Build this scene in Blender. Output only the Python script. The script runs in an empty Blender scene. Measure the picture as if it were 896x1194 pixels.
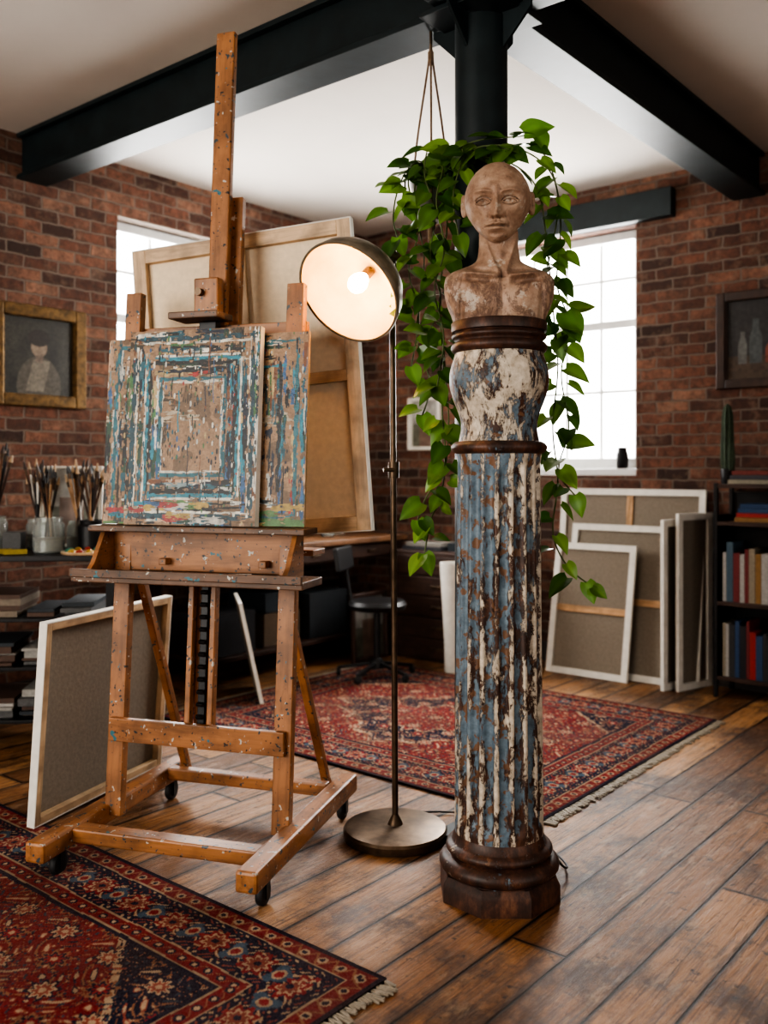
import bpy, bmesh, math, random
import numpy as np
from mathutils import Vector, Matrix
random.seed(4); R=random.Random(7)
rng=np.random.default_rng(5)
TH=math.radians(39.5); SA,CA=math.sin(TH),math.cos(TH)
ROT=-(math.pi/2-TH)          # plan rotation of the column / easel group against the room
def S(r,d,z=0.0): return Vector((SA*r+CA*d,-CA*r+SA*d,z))
col=bpy.context.scene.collection
D=bpy.data
# ---------------------------------------------------------------- materials
def newmat(name):
    m=D.materials.new(name); m.use_nodes=True; nt=m.node_tree
    b=nt.nodes['Principled BSDF']; return m,nt,b
def N(nt,t,**k):
    n=nt.nodes.new(t)
    for a,v in k.items(): setattr(n,a,v)
    return n
def L(nt,a,b): nt.links.new(a,b)
def c4(c): return (c[0],c[1],c[2],1)
def ramp(nt,fac,stops,interp='LINEAR'):
    r=N(nt,'ShaderNodeValToRGB'); r.color_ramp.interpolation=interp
    e=r.color_ramp.elements
    while len(e)<len(stops): e.new(.5)
    for i,(p,c) in enumerate(stops):
        e[i].position=p; e[i].color=c4(c)
    L(nt,fac,r.inputs[0]); return r.outputs[0]
def mix(nt,fac,a,b,mode='MIX'):
    n=N(nt,'ShaderNodeMix',data_type='RGBA',blend_type=mode)
    if isinstance(fac,float): n.inputs[0].default_value=fac
    else: L(nt,fac,n.inputs[0])
    for i,x in ((6,a),(7,b)):
        if isinstance(x,tuple): n.inputs[i].default_value=c4(x)
        else: L(nt,x,n.inputs[i])
    return n.outputs[2]
def mth(nt,op,a,b=None,c=None):
    n=N(nt,'ShaderNodeMath',operation=op)
    for i,x in enumerate((a,b,c)):
        if x is None: continue
        if isinstance(x,(int,float)): n.inputs[i].default_value=x
        else: L(nt,x,n.inputs[i])
    return n.outputs[0]
def coords(nt,scale=(1,1,1),rot=(0,0,0),kind='Object'):
    tc=N(nt,'ShaderNodeTexCoord'); mp=N(nt,'ShaderNodeMapping')
    mp.inputs['Scale'].default_value=scale; mp.inputs['Rotation'].default_value=rot
    L(nt,tc.outputs[kind],mp.inputs[0]); return mp.outputs[0]
def noise(nt,vec,scale,detail=4,rough=.55,dist=0):
    n=N(nt,'ShaderNodeTexNoise'); n.inputs['Scale'].default_value=scale
    n.inputs['Detail'].default_value=detail; n.inputs['Roughness'].default_value=rough
    n.inputs['Distortion'].default_value=dist
    L(nt,vec,n.inputs['Vector']); return n.outputs['Fac']
def bump(nt,b,h,strength=.3,dist=.01):
    n=N(nt,'ShaderNodeBump'); n.inputs['Strength'].default_value=strength
    n.inputs['Distance'].default_value=dist
    L(nt,h,n.inputs['Height']); L(nt,n.outputs[0],b.inputs['Normal']); return n
def plain(name,c,rough=.6,metal=0.0,var=.25,scale=12,bmp=.1,spec=.5):
    m,nt,b=newmat(name); v=coords(nt); f=noise(nt,v,scale,5)
    lo=tuple(x*(1-var) for x in c); hi=tuple(min(1,x*(1+var)) for x in c)
    L(nt,ramp(nt,f,[(.3,lo),(.7,hi)]),b.inputs['Base Color'])
    b.inputs['Roughness'].default_value=rough; b.inputs['Metallic'].default_value=metal
    b.inputs['Specular IOR Level'].default_value=spec
    if bmp: bump(nt,b,f,bmp,.005)
    return m
def wood(name,c,axis,rough=.5,spots=False):
    m,nt,b=newmat(name); s=[14,14,14]; s['xyz'.index(axis)]=1.2
    v=coords(nt,tuple(s)); f=noise(nt,v,2.2,7,.65,.4)
    lo=tuple(x*.5 for x in c); hi=tuple(min(1,x*1.35) for x in c)
    cc=ramp(nt,f,[(.3,lo),(.5,c),(.75,hi)])
    v2=coords(nt); g=noise(nt,v2,7,5)
    cc=mix(nt,ramp(nt,g,[(.38,(.6,)*3),(.56,(0,0,0))]),cc,tuple(x*.35 for x in c))
    if spots:
        for sc,th,colr in ((34,.67,(.03,.05,.06)),(41,.68,(.42,.40,.35)),(27,.70,(.03,.13,.16)),(60,.66,(.02,.02,.02))):
            q=noise(nt,coords(nt,(1,1,1),(sc,sc,0)),sc,2)
            cc=mix(nt,ramp(nt,q,[(th,(0,0,0)),(th+.02,(1,1,1))]),cc,colr)
    L(nt,cc,b.inputs['Base Color']); b.inputs['Roughness'].default_value=rough
    bump(nt,b,f,.15,.003); return m
def woodset(name,c,**k): return {a:wood(name+'_'+a,c,a,**k) for a in 'xyz'}
W_EASEL=woodset('easel_wood',(.31,.130,.046),rough=.46,spots=True)
W_EDGE=woodset('worn_wood',(.13,.068,.038),spots=True)
W_PALE=woodset('stretcher_pine',(.50,.29,.14))
W_TAN=woodset('old_stretcher',(.54,.37,.22))
W_DARK=woodset('dark_wood',(.045,.02,.012))
W_DESK=woodset('desk_wood',(.17,.08,.036))
M_LINEN=plain('linen',(.21,.175,.135),.9,0,.12,60,.3)
M_LINEN2=plain('primed_linen',(.74,.60,.43),.9,0,.08,40,.2)
M_WHITE=plain('white_primer',(.70,.67,.61),.8,0,.08,20,.1)
M_WINPAINT=plain('window_paint',(.62,.62,.60),.5,0,.05,20,.05)
M_STEEL=plain('painted_steel',(.0085,.0155,.0175),.5,.0,.3,9,.15,.35)
M_BLACK=plain('black_metal',(.010,.010,.011),.45,.3,.3,14,.1)
M_RUBBER=plain('rubber',(.01,.01,.011),.6,0,.2)
M_BRONZE=plain('aged_brass',(.12,.082,.054),.42,.8,.5,14,.25)
M_SHADE=plain('shade_patina',(.24,.195,.14),.5,.5,.45,12,.25)
M_CREAM=plain('cream_enamel',(.60,.45,.26),.5,0,.18,10,.05)
M_ROPE=plain('jute_rope',(.16,.10,.06),.9,0,.3,60,.4)
M_POT=plain('grey_planter',(.13,.12,.11),.6,0,.2,15,.2)
M_GOLD=plain('antique_gold',(.12,.068,.024),.42,.55,.6,30,.6)
M_STEM=plain('stem',(.08,.11,.03),.6)
M_CLAYPOT=plain('stoneware',(.30,.27,.23),.6)
def attrmat(name,rough=.7,bmp=.0,scale=200,spec=.4,k=1.0):
    m,nt,b=newmat(name); a=N(nt,'ShaderNodeAttribute'); a.attribute_name='Col'
    v=coords(nt); f=noise(nt,v,scale,3)
    cc=mix(nt,ramp(nt,f,[(.3,(.72*k,)*3),(.7,(k,k,k))]),(0,0,0),a.outputs['Color'])
    L(nt,cc,b.inputs['Base Color'])
    b.inputs['Roughness'].default_value=rough; b.inputs['Specular IOR Level'].default_value=spec
    if bmp: bump(nt,b,f,bmp,.004)
    return m
M_ATTR=attrmat('tinted_card',.65,0,60,.4,.85); M_RUG=attrmat('wool_pile',.95,.5,260,.1)
M_OIL=attrmat('oil_paint',.42,.5,120)
def glass():
    m,nt,b=newmat('jar_glass'); b.inputs['Base Color'].default_value=(.75,.8,.78,1)
    b.inputs['Roughness'].default_value=.08; b.inputs['Transmission Weight'].default_value=.85; return m
M_GLASS=glass()
def emis(name,c,s):
    m,nt,b=newmat(name); b.inputs['Emission Color'].default_value=c4(c); b.inputs['Emission Strength'].default_value=s
    b.inputs['Base Color'].default_value=c4(c); return m
M_BULB=emis('bulb_glow',(1,.58,.23),95)
def brick(name,axis):
    m,nt,b=newmat(name); tc=N(nt,'ShaderNodeTexCoord'); sp=N(nt,'ShaderNodeSeparateXYZ'); cb=N(nt,'ShaderNodeCombineXYZ')
    L(nt,tc.outputs['Object'],sp.inputs[0]); L(nt,sp.outputs[axis],cb.inputs[0]); L(nt,sp.outputs['Z'],cb.inputs[1])
    wob=N(nt,'ShaderNodeVectorMath',operation='SCALE')
    nc=N(nt,'ShaderNodeTexNoise'); nc.inputs['Scale'].default_value=12; nc.inputs['Detail'].default_value=4; L(nt,tc.outputs['Object'],nc.inputs['Vector'])
    L(nt,nc.outputs['Color'],wob.inputs[0]); wob.inputs['Scale'].default_value=.028
    ad=N(nt,'ShaderNodeVectorMath',operation='ADD'); L(nt,cb.outputs[0],ad.inputs[0]); L(nt,wob.outputs[0],ad.inputs[1])
    br=N(nt,'ShaderNodeTexBrick'); L(nt,ad.outputs[0],br.inputs['Vector'])
    br.inputs['Scale'].default_value=1; br.inputs['Brick Width'].default_value=.225; br.inputs['Row Height'].default_value=.075
    br.inputs['Mortar Size'].default_value=.0080; br.inputs['Mortar Smooth'].default_value=.45
    br.inputs['Color1'].default_value=(0,0,0,1); br.inputs['Color2'].default_value=(1,1,1,1); br.inputs['Mortar'].default_value=(.5,.5,.5,1)
    cc=ramp(nt,br.outputs['Color'],[(0,(.042,.021,.016)),(.25,(.120,.048,.030)),(.6,(.19,.076,.046)),(1,(.29,.145,.092))])
    f=noise(nt,tc.outputs['Object'],22,7,.75)
    cc=mix(nt,ramp(nt,f,[(.33,(.8,)*3),(.60,(0,0,0))]),cc,(.034,.021,.016))
    f3=noise(nt,tc.outputs['Object'],9,6,.7)
    cc=mix(nt,ramp(nt,f3,[(.52,(0,)*3),(.72,(.55,)*3)]),cc,(.30,.19,.13))
    f2=noise(nt,tc.outputs['Object'],2.1,5,.6)
    cc=mix(nt,ramp(nt,f2,[(.32,(.7,)*3),(.5,(0,)*3)]),cc,(.04,.022,.017))
    cc=mix(nt,br.outputs['Fac'],cc,(.165,.125,.098))
    L(nt,cc,b.inputs['Base Color']); b.inputs['Roughness'].default_value=.9
    mm=mth(nt,'MULTIPLY_ADD',br.outputs['Fac'],-1.0,mth(nt,'MULTIPLY',f,.9))
    bump(nt,b,mm,.9,.015); return m
M_BRN=brick('brick_masonry_n','X'); M_BRE=brick('brick_masonry_e','Y')
def floorboards():
    m,nt,b=newmat('old_floorboards'); tc=N(nt,'ShaderNodeTexCoord'); v=tc.outputs['Object']
    sp=N(nt,'ShaderNodeSeparateXYZ'); L(nt,v,sp.inputs[0]); RH=.185; LN=3.1
    yw=mth(nt,'MULTIPLY_ADD',noise(nt,coords(nt,(.8,.8,1)),1.2,2),.010,sp.outputs['Y'])
    row=mth(nt,'DIVIDE',yw,RH); ri=mth(nt,'FLOOR',row); rf=mth(nt,'FRACT',row)
    wn=N(nt,'ShaderNodeTexWhiteNoise',noise_dimensions='1D'); L(nt,ri,wn.inputs['W'])
    cx=mth(nt,'ADD',mth(nt,'DIVIDE',sp.outputs['X'],LN),mth(nt,'MULTIPLY',wn.outputs['Value'],7.3))
    ci=mth(nt,'FLOOR',cx); cf=mth(nt,'FRACT',cx)
    idc=N(nt,'ShaderNodeCombineXYZ'); L(nt,ri,idc.inputs[0]); L(nt,ci,idc.inputs[1])
    w2=N(nt,'ShaderNodeTexWhiteNoise',noise_dimensions='2D'); L(nt,idc.outputs[0],w2.inputs['Vector'])
    ey=mth(nt,'MULTIPLY',mth(nt,'MINIMUM',rf,mth(nt,'SUBTRACT',1.0,rf)),RH)
    ex=mth(nt,'MULTIPLY',mth(nt,'MINIMUM',cf,mth(nt,'SUBTRACT',1.0,cf)),LN)
    e=mth(nt,'MINIMUM',ey,mth(nt,'ADD',ex,.0005))
    en=mth(nt,'MULTIPLY_ADD',noise(nt,coords(nt,(2,9,1)),7,5,.7),-.0052,e)
    gap=ramp(nt,mth(nt,'MULTIPLY',en,100),[(0.0,(1,1,1)),(.15,(0,0,0))])
    shade=ramp(nt,mth(nt,'MULTIPLY',en,30),[(0.0,(.85,)*3),(.46,(0,0,0))])
    off=N(nt,'ShaderNodeVectorMath',operation='SCALE'); L(nt,w2.outputs['Color'],off.inputs[0]); off.inputs['Scale'].default_value=9.0
    av=N(nt,'ShaderNodeVectorMath',operation='ADD'); L(nt,v,av.inputs[0]); L(nt,off.outputs[0],av.inputs[1])
    def sc(x,y):
        q=N(nt,'ShaderNodeVectorMath',operation='MULTIPLY'); L(nt,av.outputs[0],q.inputs[0]); q.inputs[1].default_value=(x,y,1); return q.outputs[0]
    cc=ramp(nt,w2.outputs['Value'],[(0,(.155,.066,.025)),(.35,(.26,.115,.042)),(.7,(.35,.165,.062)),(1,(.47,.245,.102))])
    g=noise(nt,sc(1.0,20),3,9,.72,.9)
    cc=mix(nt,ramp(nt,g,[(.37,(.9,)*3),(.54,(0,0,0))]),cc,(.070,.030,.012))
    s=noise(nt,sc(2.0,30),6,6,.75,1.5)
    cc=mix(nt,ramp(nt,s,[(.56,(0,0,0)),(.64,(.65,.65,.65))]),cc,(.48,.30,.16))
    st=noise(nt,v,1.9,9,.76)
    cc=mix(nt,ramp(nt,st,[(.40,(.9,)*3),(.52,(0,0,0))]),cc,(.050,.023,.012))
    wr=noise(nt,coords(nt,(1,2.5,1),(0,0,.1)),4.5,9,.78)
    cc=mix(nt,ramp(nt,wr,[(.54,(0,0,0)),(.66,(.6,)*3)]),cc,(.38,.26,.165))
    k=noise(nt,v,17,6,.78)
    cc=mix(nt,ramp(nt,k,[(.35,(.95,)*3),(.42,(0,0,0))]),cc,(.020,.011,.008))
    scr=noise(nt,coords(nt,(1.5,40,1),(0,0,.55)),3,5,.7,2.0)
    cc=mix(nt,ramp(nt,scr,[(.68,(0,0,0)),(.71,(.7,)*3)]),cc,(.03,.015,.009))
    cc=mix(nt,shade,cc,(.032,.015,.009)); cc=mix(nt,gap,cc,(.004,.003,.002))
    L(nt,cc,b.inputs['Base Color'])
    L(nt,ramp(nt,noise(nt,coords(nt,(1,4,1)),6,8,.75),[(.3,(.26,)*3),(.7,(.62,)*3)]),b.inputs['Roughness'])
    h=mth(nt,'ADD',mth(nt,'MULTIPLY_ADD',gap,-3.0,g),mth(nt,'MULTIPLY',noise(nt,coords(nt,(1,6.4,1)),2.5,2),1.5))
    bump(nt,b,mth(nt,'MULTIPLY_ADD',s,.6,h),.55,.006); return m
M_FLOOR=floorboards()
M_CEIL=plain('ceiling_plaster',(.60,.55,.495),.9,0,.04,2,.03)
M_BOARD=plain('skirting',(.05,.04,.035),.6)
def pedestal_paint():
    m,nt,b=newmat('flaking_paint'); v=coords(nt,(1,1,.36))
    base=ramp(nt,noise(nt,coords(nt,(1,1,.5)),18,7,.75),[(.32,(.014,.008,.006)),(.5,(.050,.021,.013)),(.62,(.115,.046,.024)),(.78,(.21,.105,.055))])
    nb=noise(nt,v,24,10,.78); nc=noise(nt,coords(nt,(1,1,.46),(0,0,2.1)),23,10,.82,.35); no=noise(nt,coords(nt,(1,1,1),(1,0,.6)),26,5,.6)
    big=noise(nt,coords(nt,(1,1,.6),(0,1,0)),7,4,.55)
    a=N(nt,'ShaderNodeAttribute'); a.attribute_name='Col'
    s=N(nt,'ShaderNodeSeparateColor'); L(nt,a.outputs['Color'],s.inputs[0])
    nbb=mth(nt,'MULTIPLY_ADD',mth(nt,'SUBTRACT',big,.5),.6,nb)
    ncc=mth(nt,'MULTIPLY_ADD',mth(nt,'SUBTRACT',big,.5),-.5,nc)
    vb=mth(nt,'MULTIPLY_ADD',s.outputs[0],.36,nbb); vc=mth(nt,'MULTIPLY_ADD',s.outputs[1],.36,ncc)
    mb=ramp(nt,vb,[(.628,(0,0,0)),(.635,(1,1,1))])
    mc=ramp(nt,vc,[(.700,(0,0,0)),(.707,(1,1,1))])
    edge=ramp(nt,vc,[(.665,(0,0,0)),(.694,(1,1,1))])
    mo=ramp(nt,mth(nt,'MULTIPLY_ADD',s.outputs[0],.15,no),[(.64,(0,0,0)),(.66,(1,1,1))])
    blue=ramp(nt,noise(nt,coords(nt),30,6,.7),[(.3,(.06,.095,.13)),(.7,(.17,.235,.285))])
    cc=mix(nt,mb,base,blue); cc=mix(nt,mo,cc,(.16,.08,.042)); cc=mix(nt,edge,cc,(.06,.03,.019))
    cream=ramp(nt,noise(nt,coords(nt),40,5,.7),[(.3,(.36,.295,.22)),(.7,(.68,.60,.49))])
    cc=mix(nt,mc,cc,cream)
    mcov=mth(nt,'GREATER_THAN',s.outputs[2],noise(nt,coords(nt,(1,1,.6)),24,7,.72))
    cc=mix(nt,mcov,cc,base)
    L(nt,cc,b.inputs['Base Color']); b.inputs['Roughness'].default_value=.52
    bump(nt,b,mth(nt,'ADD',mb,mc),.7,.004); return m
M_PED=pedestal_paint()
def clay():
    m,nt,b=newmat('painted_clay'); v=coords(nt)
    f=noise(nt,v,12,8,.70,.3); g=noise(nt,v,40,6,.7)
    cc=ramp(nt,f,[(.30,(.14,.078,.050)),(.44,(.275,.165,.108)),(.58,(.385,.255,.175)),(.75,(.50,.37,.275))])
    cc=mix(nt,ramp(nt,g,[(.31,(.7,)*3),(.41,(0,0,0))]),cc,(.11,.060,.040))
    tc=N(nt,'ShaderNodeTexCoord'); sp=N(nt,'ShaderNodeSeparateXYZ'); L(nt,tc.outputs['Object'],sp.inputs[0])
    ch=ramp(nt,sp.outputs['Z'],[(.12,(1,1,1)),(.20,(0,0,0))])
    st=ramp(nt,noise(nt,coords(nt,(1,1,.6)),13,8,.75,.5),[(.43,(0,0,0)),(.49,(.85,.85,.85)),(.55,(0,0,0))])
    cc=mix(nt,mth(nt,'MULTIPLY',ch,st),cc,(.105,.056,.040))
    s2=mth(nt,'MULTIPLY_ADD',ch,.04,noise(nt,coords(nt,(1,1,1),(1,1,0)),15,8,.75))
    st2=ramp(nt,s2,[(.60,(0,0,0)),(.63,(.7,.7,.7))])
    cc=mix(nt,st2,cc,(.48,.42,.35))
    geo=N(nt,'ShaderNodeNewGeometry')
    cc=mix(nt,ramp(nt,geo.outputs['Pointiness'],[(.42,(1,)*3),(.494,(0,0,0))]),cc,(.032,.016,.011))  # creases and hollows darkened: shade put into the clay colour
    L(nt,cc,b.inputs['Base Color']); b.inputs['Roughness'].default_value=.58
    bump(nt,b,g,.35,.003); return m
M_CLAY=clay()
def leafmat():
    m,nt,b=newmat('pothos_leaf'); a=N(nt,'ShaderNodeAttribute'); a.attribute_name='Col'
    f=noise(nt,coords(nt),25,4); cc=mix(nt,ramp(nt,f,[(.58,(0,)*3),(.8,(.3,)*3)]),a.outputs['Color'],(.20,.27,.06))
    L(nt,cc,b.inputs['Base Color']); b.inputs['Roughness'].default_value=.32
    tr=N(nt,'ShaderNodeBsdfTranslucent'); L(nt,cc,tr.inputs[0]); ms=N(nt,'ShaderNodeMixShader'); ms.inputs[0].default_value=.28
    L(nt,b.outputs[0],ms.inputs[1]); L(nt,tr.outputs[0],ms.inputs[2]); L(nt,ms.outputs[0],nt.nodes['Material Output'].inputs[0]); return m
M_LEAF=leafmat()
# ---------------------------------------------------------------- geometry helpers
def obj(name,verts,faces,mat=None,parent=None,smooth=False,angle=None):
    me=D.meshes.new(name); me.from_pydata([tuple(v) for v in verts],[],faces); me.update()
    o=D.objects.new(name,me); col.objects.link(o)
    if mat: me.materials.append(mat)
    if parent: o.parent=parent
    if smooth:
        me.polygons.foreach_set('use_smooth',[True]*len(me.polygons))
        if angle: me.set_sharp_from_angle(angle=math.radians(angle))
    return o
def empty(name,loc=(0,0,0),rot=(0,0,0)):
    e=D.objects.new(name,None); col.objects.link(e); e.location=loc; e.rotation_euler=rot; e.empty_display_size=.1; return e
CF=[(0,3,2,1),(4,5,6,7),(0,1,5,4),(1,2,6,5),(2,3,7,6),(3,0,4,7)]
def cverts(c,s):
    x,y,z=c; a,b,h=s[0]/2,s[1]/2,s[2]/2
    return [(x-a,y-b,z-h),(x+a,y-b,z-h),(x+a,y+b,z-h),(x-a,y+b,z-h),(x-a,y-b,z+h),(x+a,y-b,z+h),(x+a,y+b,z+h),(x-a,y+b,z+h)]
def pick(mat,s):
    if isinstance(mat,dict): return mat['xyz'[max(range(3),key=lambda i:s[i])]]
    return mat
def box(name,c,s,mat,parent=None,bev=.003,rot=(0,0,0)):
    o=obj(name,cverts((0,0,0),s),CF,pick(mat,s),parent); o.location=c; o.rotation_euler=rot
    if bev:
        m=o.modifiers.new('bevel','BEVEL'); m.width=min(bev,min(s)*.3); m.segments=2
    return o
def bar(name,p0,p1,w,t,mat,parent=None,bev=.003,xh=(1,0,0)):
    p0=Vector(p0);p1=Vector(p1); z=(p1-p0); Ln=z.length; z.normalize()
    y=z.cross(Vector(xh)).normalized(); x=y.cross(z).normalized()
    o=obj(name,cverts((0,0,0),(w,t,Ln)),CF,mat['z'] if isinstance(mat,dict) else mat,parent)
    M=Matrix((x,y,z)).transposed().to_4x4(); M.translation=(p0+p1)/2; o.matrix_local=M
    if bev: m=o.modifiers.new('bevel','BEVEL'); m.width=bev; m.segments=2
    return o
def setcol(o,C):
    a=o.data.color_attributes.new('Col','FLOAT_COLOR','POINT'); a.data.foreach_set('color',np.array([c4(c) for c in C],dtype=np.float32).ravel())
def boxes(name,lst,mat=None,parent=None):
    V=[];F=[];C=[]
    for it in lst:
        c,s=it[0],it[1]; k=len(V); V+=cverts(c,s)
        if len(it)>3:
            M=Matrix.Translation(c)@it[3]@Matrix.Translation(-Vector(c)); V[k:]=[tuple(M@Vector(v)) for v in V[k:]]
        F+=[tuple(i+k for i in f) for f in CF]; C+=[it[2] if len(it)>2 and it[2] else (1,1,1)]*8
    o=obj(name,V,F,mat,parent); setcol(o,C); return o
def lathe(name,prof,segs,mat,parent=None,mod=None,attr=None,angle=35,loc=(0,0,0),rot=(0,0,0),cap=True):
    V=[];F=[];C=[]; n=len(prof)
    for i,(z,r) in enumerate(prof):
        for j in range(segs):
            ph=2*math.pi*j/segs; rr=mod(z,ph,r) if mod else r
            V.append((rr*math.cos(ph),rr*math.sin(ph),z))
            if attr: C.append(attr(z,ph,r))
    for i in range(n-1):
        for j in range(segs):
            k=(j+1)%segs; F.append((i*segs+j,i*segs+k,(i+1)*segs+k,(i+1)*segs+j))
    if cap: F.append(tuple(range(segs))[::-1]); F.append(tuple((n-1)*segs+j for j in range(segs)))
    o=obj(name,V,F,mat,parent,True,angle); o.location=loc; o.rotation_euler=rot
    if attr: setcol(o,C)
    return o
def tube(name,pts,rad,mat,parent=None,res=6):
    cu=D.curves.new(name,'CURVE'); cu.dimensions='3D'; cu.bevel_depth=rad; cu.bevel_resolution=3; cu.use_fill_caps=True
    s=cu.splines.new('NURBS'); s.points.add(len(pts)-1)
    for p,q in zip(s.points,pts): p.co=(q[0],q[1],q[2],1)
    s.use_endpoint_u=True; s.order_u=min(4,len(pts)); s.resolution_u=res
    cu.materials.append(mat); o=D.objects.new(name,cu); col.objects.link(o)
    if parent: o.parent=parent
    return o
def rod(name,p0,p1,r,mat,parent=None,segs=20,r2=None):
    p0=Vector(p0);p1=Vector(p1); d=p1-p0
    o=lathe(name,[(0,r),(d.length,r2 if r2 is not None else r)],segs,mat,parent)
    o.matrix_local=Matrix.Translation(p0)@d.to_track_quat('Z','Y').to_matrix().to_4x4(); return o
def grid(name,w,h,C,mat,parent=None,flat=False,loc=(0,0,0),rot=(0,0,0)):
    ny,nx=C.shape[:2]
    xs=np.linspace(-w/2,w/2,nx); ys=np.linspace(0,h,ny); X,Y=np.meshgrid(xs,ys)
    Z=np.zeros_like(X); V=np.stack([X,Y,Z] if flat else [X,Z,Y],-1).reshape(-1,3)
    i=np.arange(ny*nx).reshape(ny,nx); F=np.stack([i[:-1,:-1],i[:-1,1:],i[1:,1:],i[1:,:-1]],-1).reshape(-1,4)
    me=D.meshes.new(name); me.vertices.add(len(V)); me.vertices.foreach_set('co',V.astype(np.float32).ravel())
    me.loops.add(F.size); me.loops.foreach_set('vertex_index',F.astype(np.int32).ravel())
    me.polygons.add(len(F)); me.polygons.foreach_set('loop_start',np.arange(0,F.size,4,dtype=np.int32))
    me.update(calc_edges=True)
    a=me.color_attributes.new('Col','FLOAT_COLOR','POINT')
    CC=np.ones((ny*nx,4),np.float32); CC[:,:3]=np.clip(C.reshape(-1,3),0,1); a.data.foreach_set('color',CC.ravel())
    me.materials.append(mat); o=D.objects.new(name,me); col.objects.link(o); o.location=loc; o.rotation_euler=rot
    if parent: o.parent=parent
    return o
def vn(ny,nx,cy,cx,seed):
    g=np.random.default_rng(seed).random((cy+2,cx+2)); y=np.linspace(0,cy,ny,endpoint=False); x=np.linspace(0,cx,nx,endpoint=False)
    yi=y.astype(int); xi=x.astype(int); fy=y-yi; fx=x-xi; fy=fy*fy*(3-2*fy); fx=fx*fx*(3-2*fx)
    a=g[np.ix_(yi,xi)];b=g[np.ix_(yi,xi+1)];c=g[np.ix_(yi+1,xi)];d=g[np.ix_(yi+1,xi+1)]
    return (a*(1-fx)+b*fx)*(1-fy)[:,None]+(c*(1-fx)+d*fx)*fy[:,None]
# ---------------------------------------------------------------- room shell
XE,YN,ZC=6.03,5.19,3.4
X0,Y0=-3.0,-3.0
fl=obj('floor',cverts(((X0+XE)/2,(Y0+YN)/2,-.05),(XE-X0+.6,YN-Y0+.6,.1)),CF,M_FLOOR)
obj('ceiling',cverts(((X0+XE)/2,(Y0+YN)/2,ZC+.05),(XE-X0+.6,YN-Y0+.6,.1)),CF,M_CEIL)
T=.3
wb=(2.72,3.95,1.36,3.09)      # east window  y0,y1,z0,z1
wa=(3.56,4.62,1.36,3.06)      # north window x0,x1,z0,z1
def wallbox(x0,x1,y0,y1,z0,z1): return (((x0+x1)/2,(y0+y1)/2,(z0+z1)/2),(x1-x0,y1-y0,z1-z0))
boxes('wall_east',[wallbox(XE,XE+T,Y0,wb[0],0,ZC),wallbox(XE,XE+T,wb[1],YN+T,0,ZC),wallbox(XE,XE+T,wb[0],wb[1],0,wb[2]),wallbox(XE,XE+T,wb[0],wb[1],wb[3],ZC)],M_BRE)
boxes('wall_north',[wallbox(X0,wa[0],YN,YN+T,0,ZC),wallbox(wa[1],XE,YN,YN+T,0,ZC),wallbox(wa[0],wa[1],YN,YN+T,0,wa[2]),wallbox(wa[0],wa[1],YN,YN+T,wa[3],ZC)],M_BRN)
WW=(.9,4.5,.8,3.1); WS=(-2.2,3.4,.8,3.1)  # unseen openings, added to let the key and fill lamps in
boxes('wall_west',[wallbox(X0-T,X0,Y0,WW[0],0,ZC),wallbox(X0-T,X0,WW[1],YN+T,0,ZC),wallbox(X0-T,X0,WW[0],WW[1],0,WW[2]),wallbox(X0-T,X0,WW[0],WW[1],WW[3],ZC)],M_BRE)
boxes('wall_south',[wallbox(X0-T,WS[0],Y0-T,Y0,0,ZC),wallbox(WS[1],XE+T,Y0-T,Y0,0,ZC),wallbox(WS[0],WS[1],Y0-T,Y0,0,WS[2]),wallbox(WS[0],WS[1],Y0-T,Y0,WS[3],ZC)],M_BRN)
boxes('baseboard_east',[wallbox(XE-.02,XE,Y0,YN,0,.14)],M_BOARD)
boxes('baseboard_north',[wallbox(X0,XE-.02,YN-.02,YN,0,.14)],M_BOARD)
def window(name,loc,rz,w,z0,z1,cols):
    e=empty(name,loc,(0,0,rz)); h=z1-z0; f=.06
    def bx(n,x,z,sx,sz,dy=.05,y=0): box(n,(x,y,z),(sx,dy,sz),M_WINPAINT,e,.004)
    bx('jamb_1',-w/2+f/2,h/2,f,h,.12); bx('jamb_2',w/2-f/2,h/2,f,h,.12); bx('head',0,h-f/2,w-2*f,f,.12); bx('bottom_rail',0,.05,w-2*f,.1,.1)
    mr=.62*h
    bx('meeting_rail',0,mr,w-2*f,.06,.07)
    for i in range(1,cols): bx('muntin_v%d'%i,-w/2+f+(w-2*f)*i/cols,(h+.1-f)/2,.022,h-.1-f,.03)
    bx('muntin_low',0,.1+(mr-.1)*.5,w-2*f,.022,.032); bx('muntin_up',0,mr+(h-mr)*.5,w-2*f,.022,.032)
    box('sill',(0,-.06,-.0),(w-.004,.2,.05),M_WINPAINT,e,.006)
    return e
window('window_1',(XE+.17,(wb[0]+wb[1])/2,wb[2]+.025),-math.pi/2,wb[1]-wb[0],wb[2]+.03,wb[3],4)
window('window_2',((wa[0]+wa[1])/2,YN+.17,wa[2]+.025),0,wa[1]-wa[0],wa[2]+.03,wa[3],3)
window('window_3',(X0-.17,(WW[0]+WW[1])/2,WW[2]+.025),math.pi/2,WW[1]-WW[0],WW[2]+.03,WW[3],8)  # unseen window added in front of the key lamp
window('window_4',((WS[0]+WS[1])/2,Y0-.17,WS[2]+.025),math.pi,WS[1]-WS[0],WS[2]+.03,WS[3],12)  # unseen window added in front of the fill lamp
box('trim_1',(XE-.03,(wb[0]+wb[1])/2-.02,3.19),(.1,1.75,.19),M_STEEL,None,.004)
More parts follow.
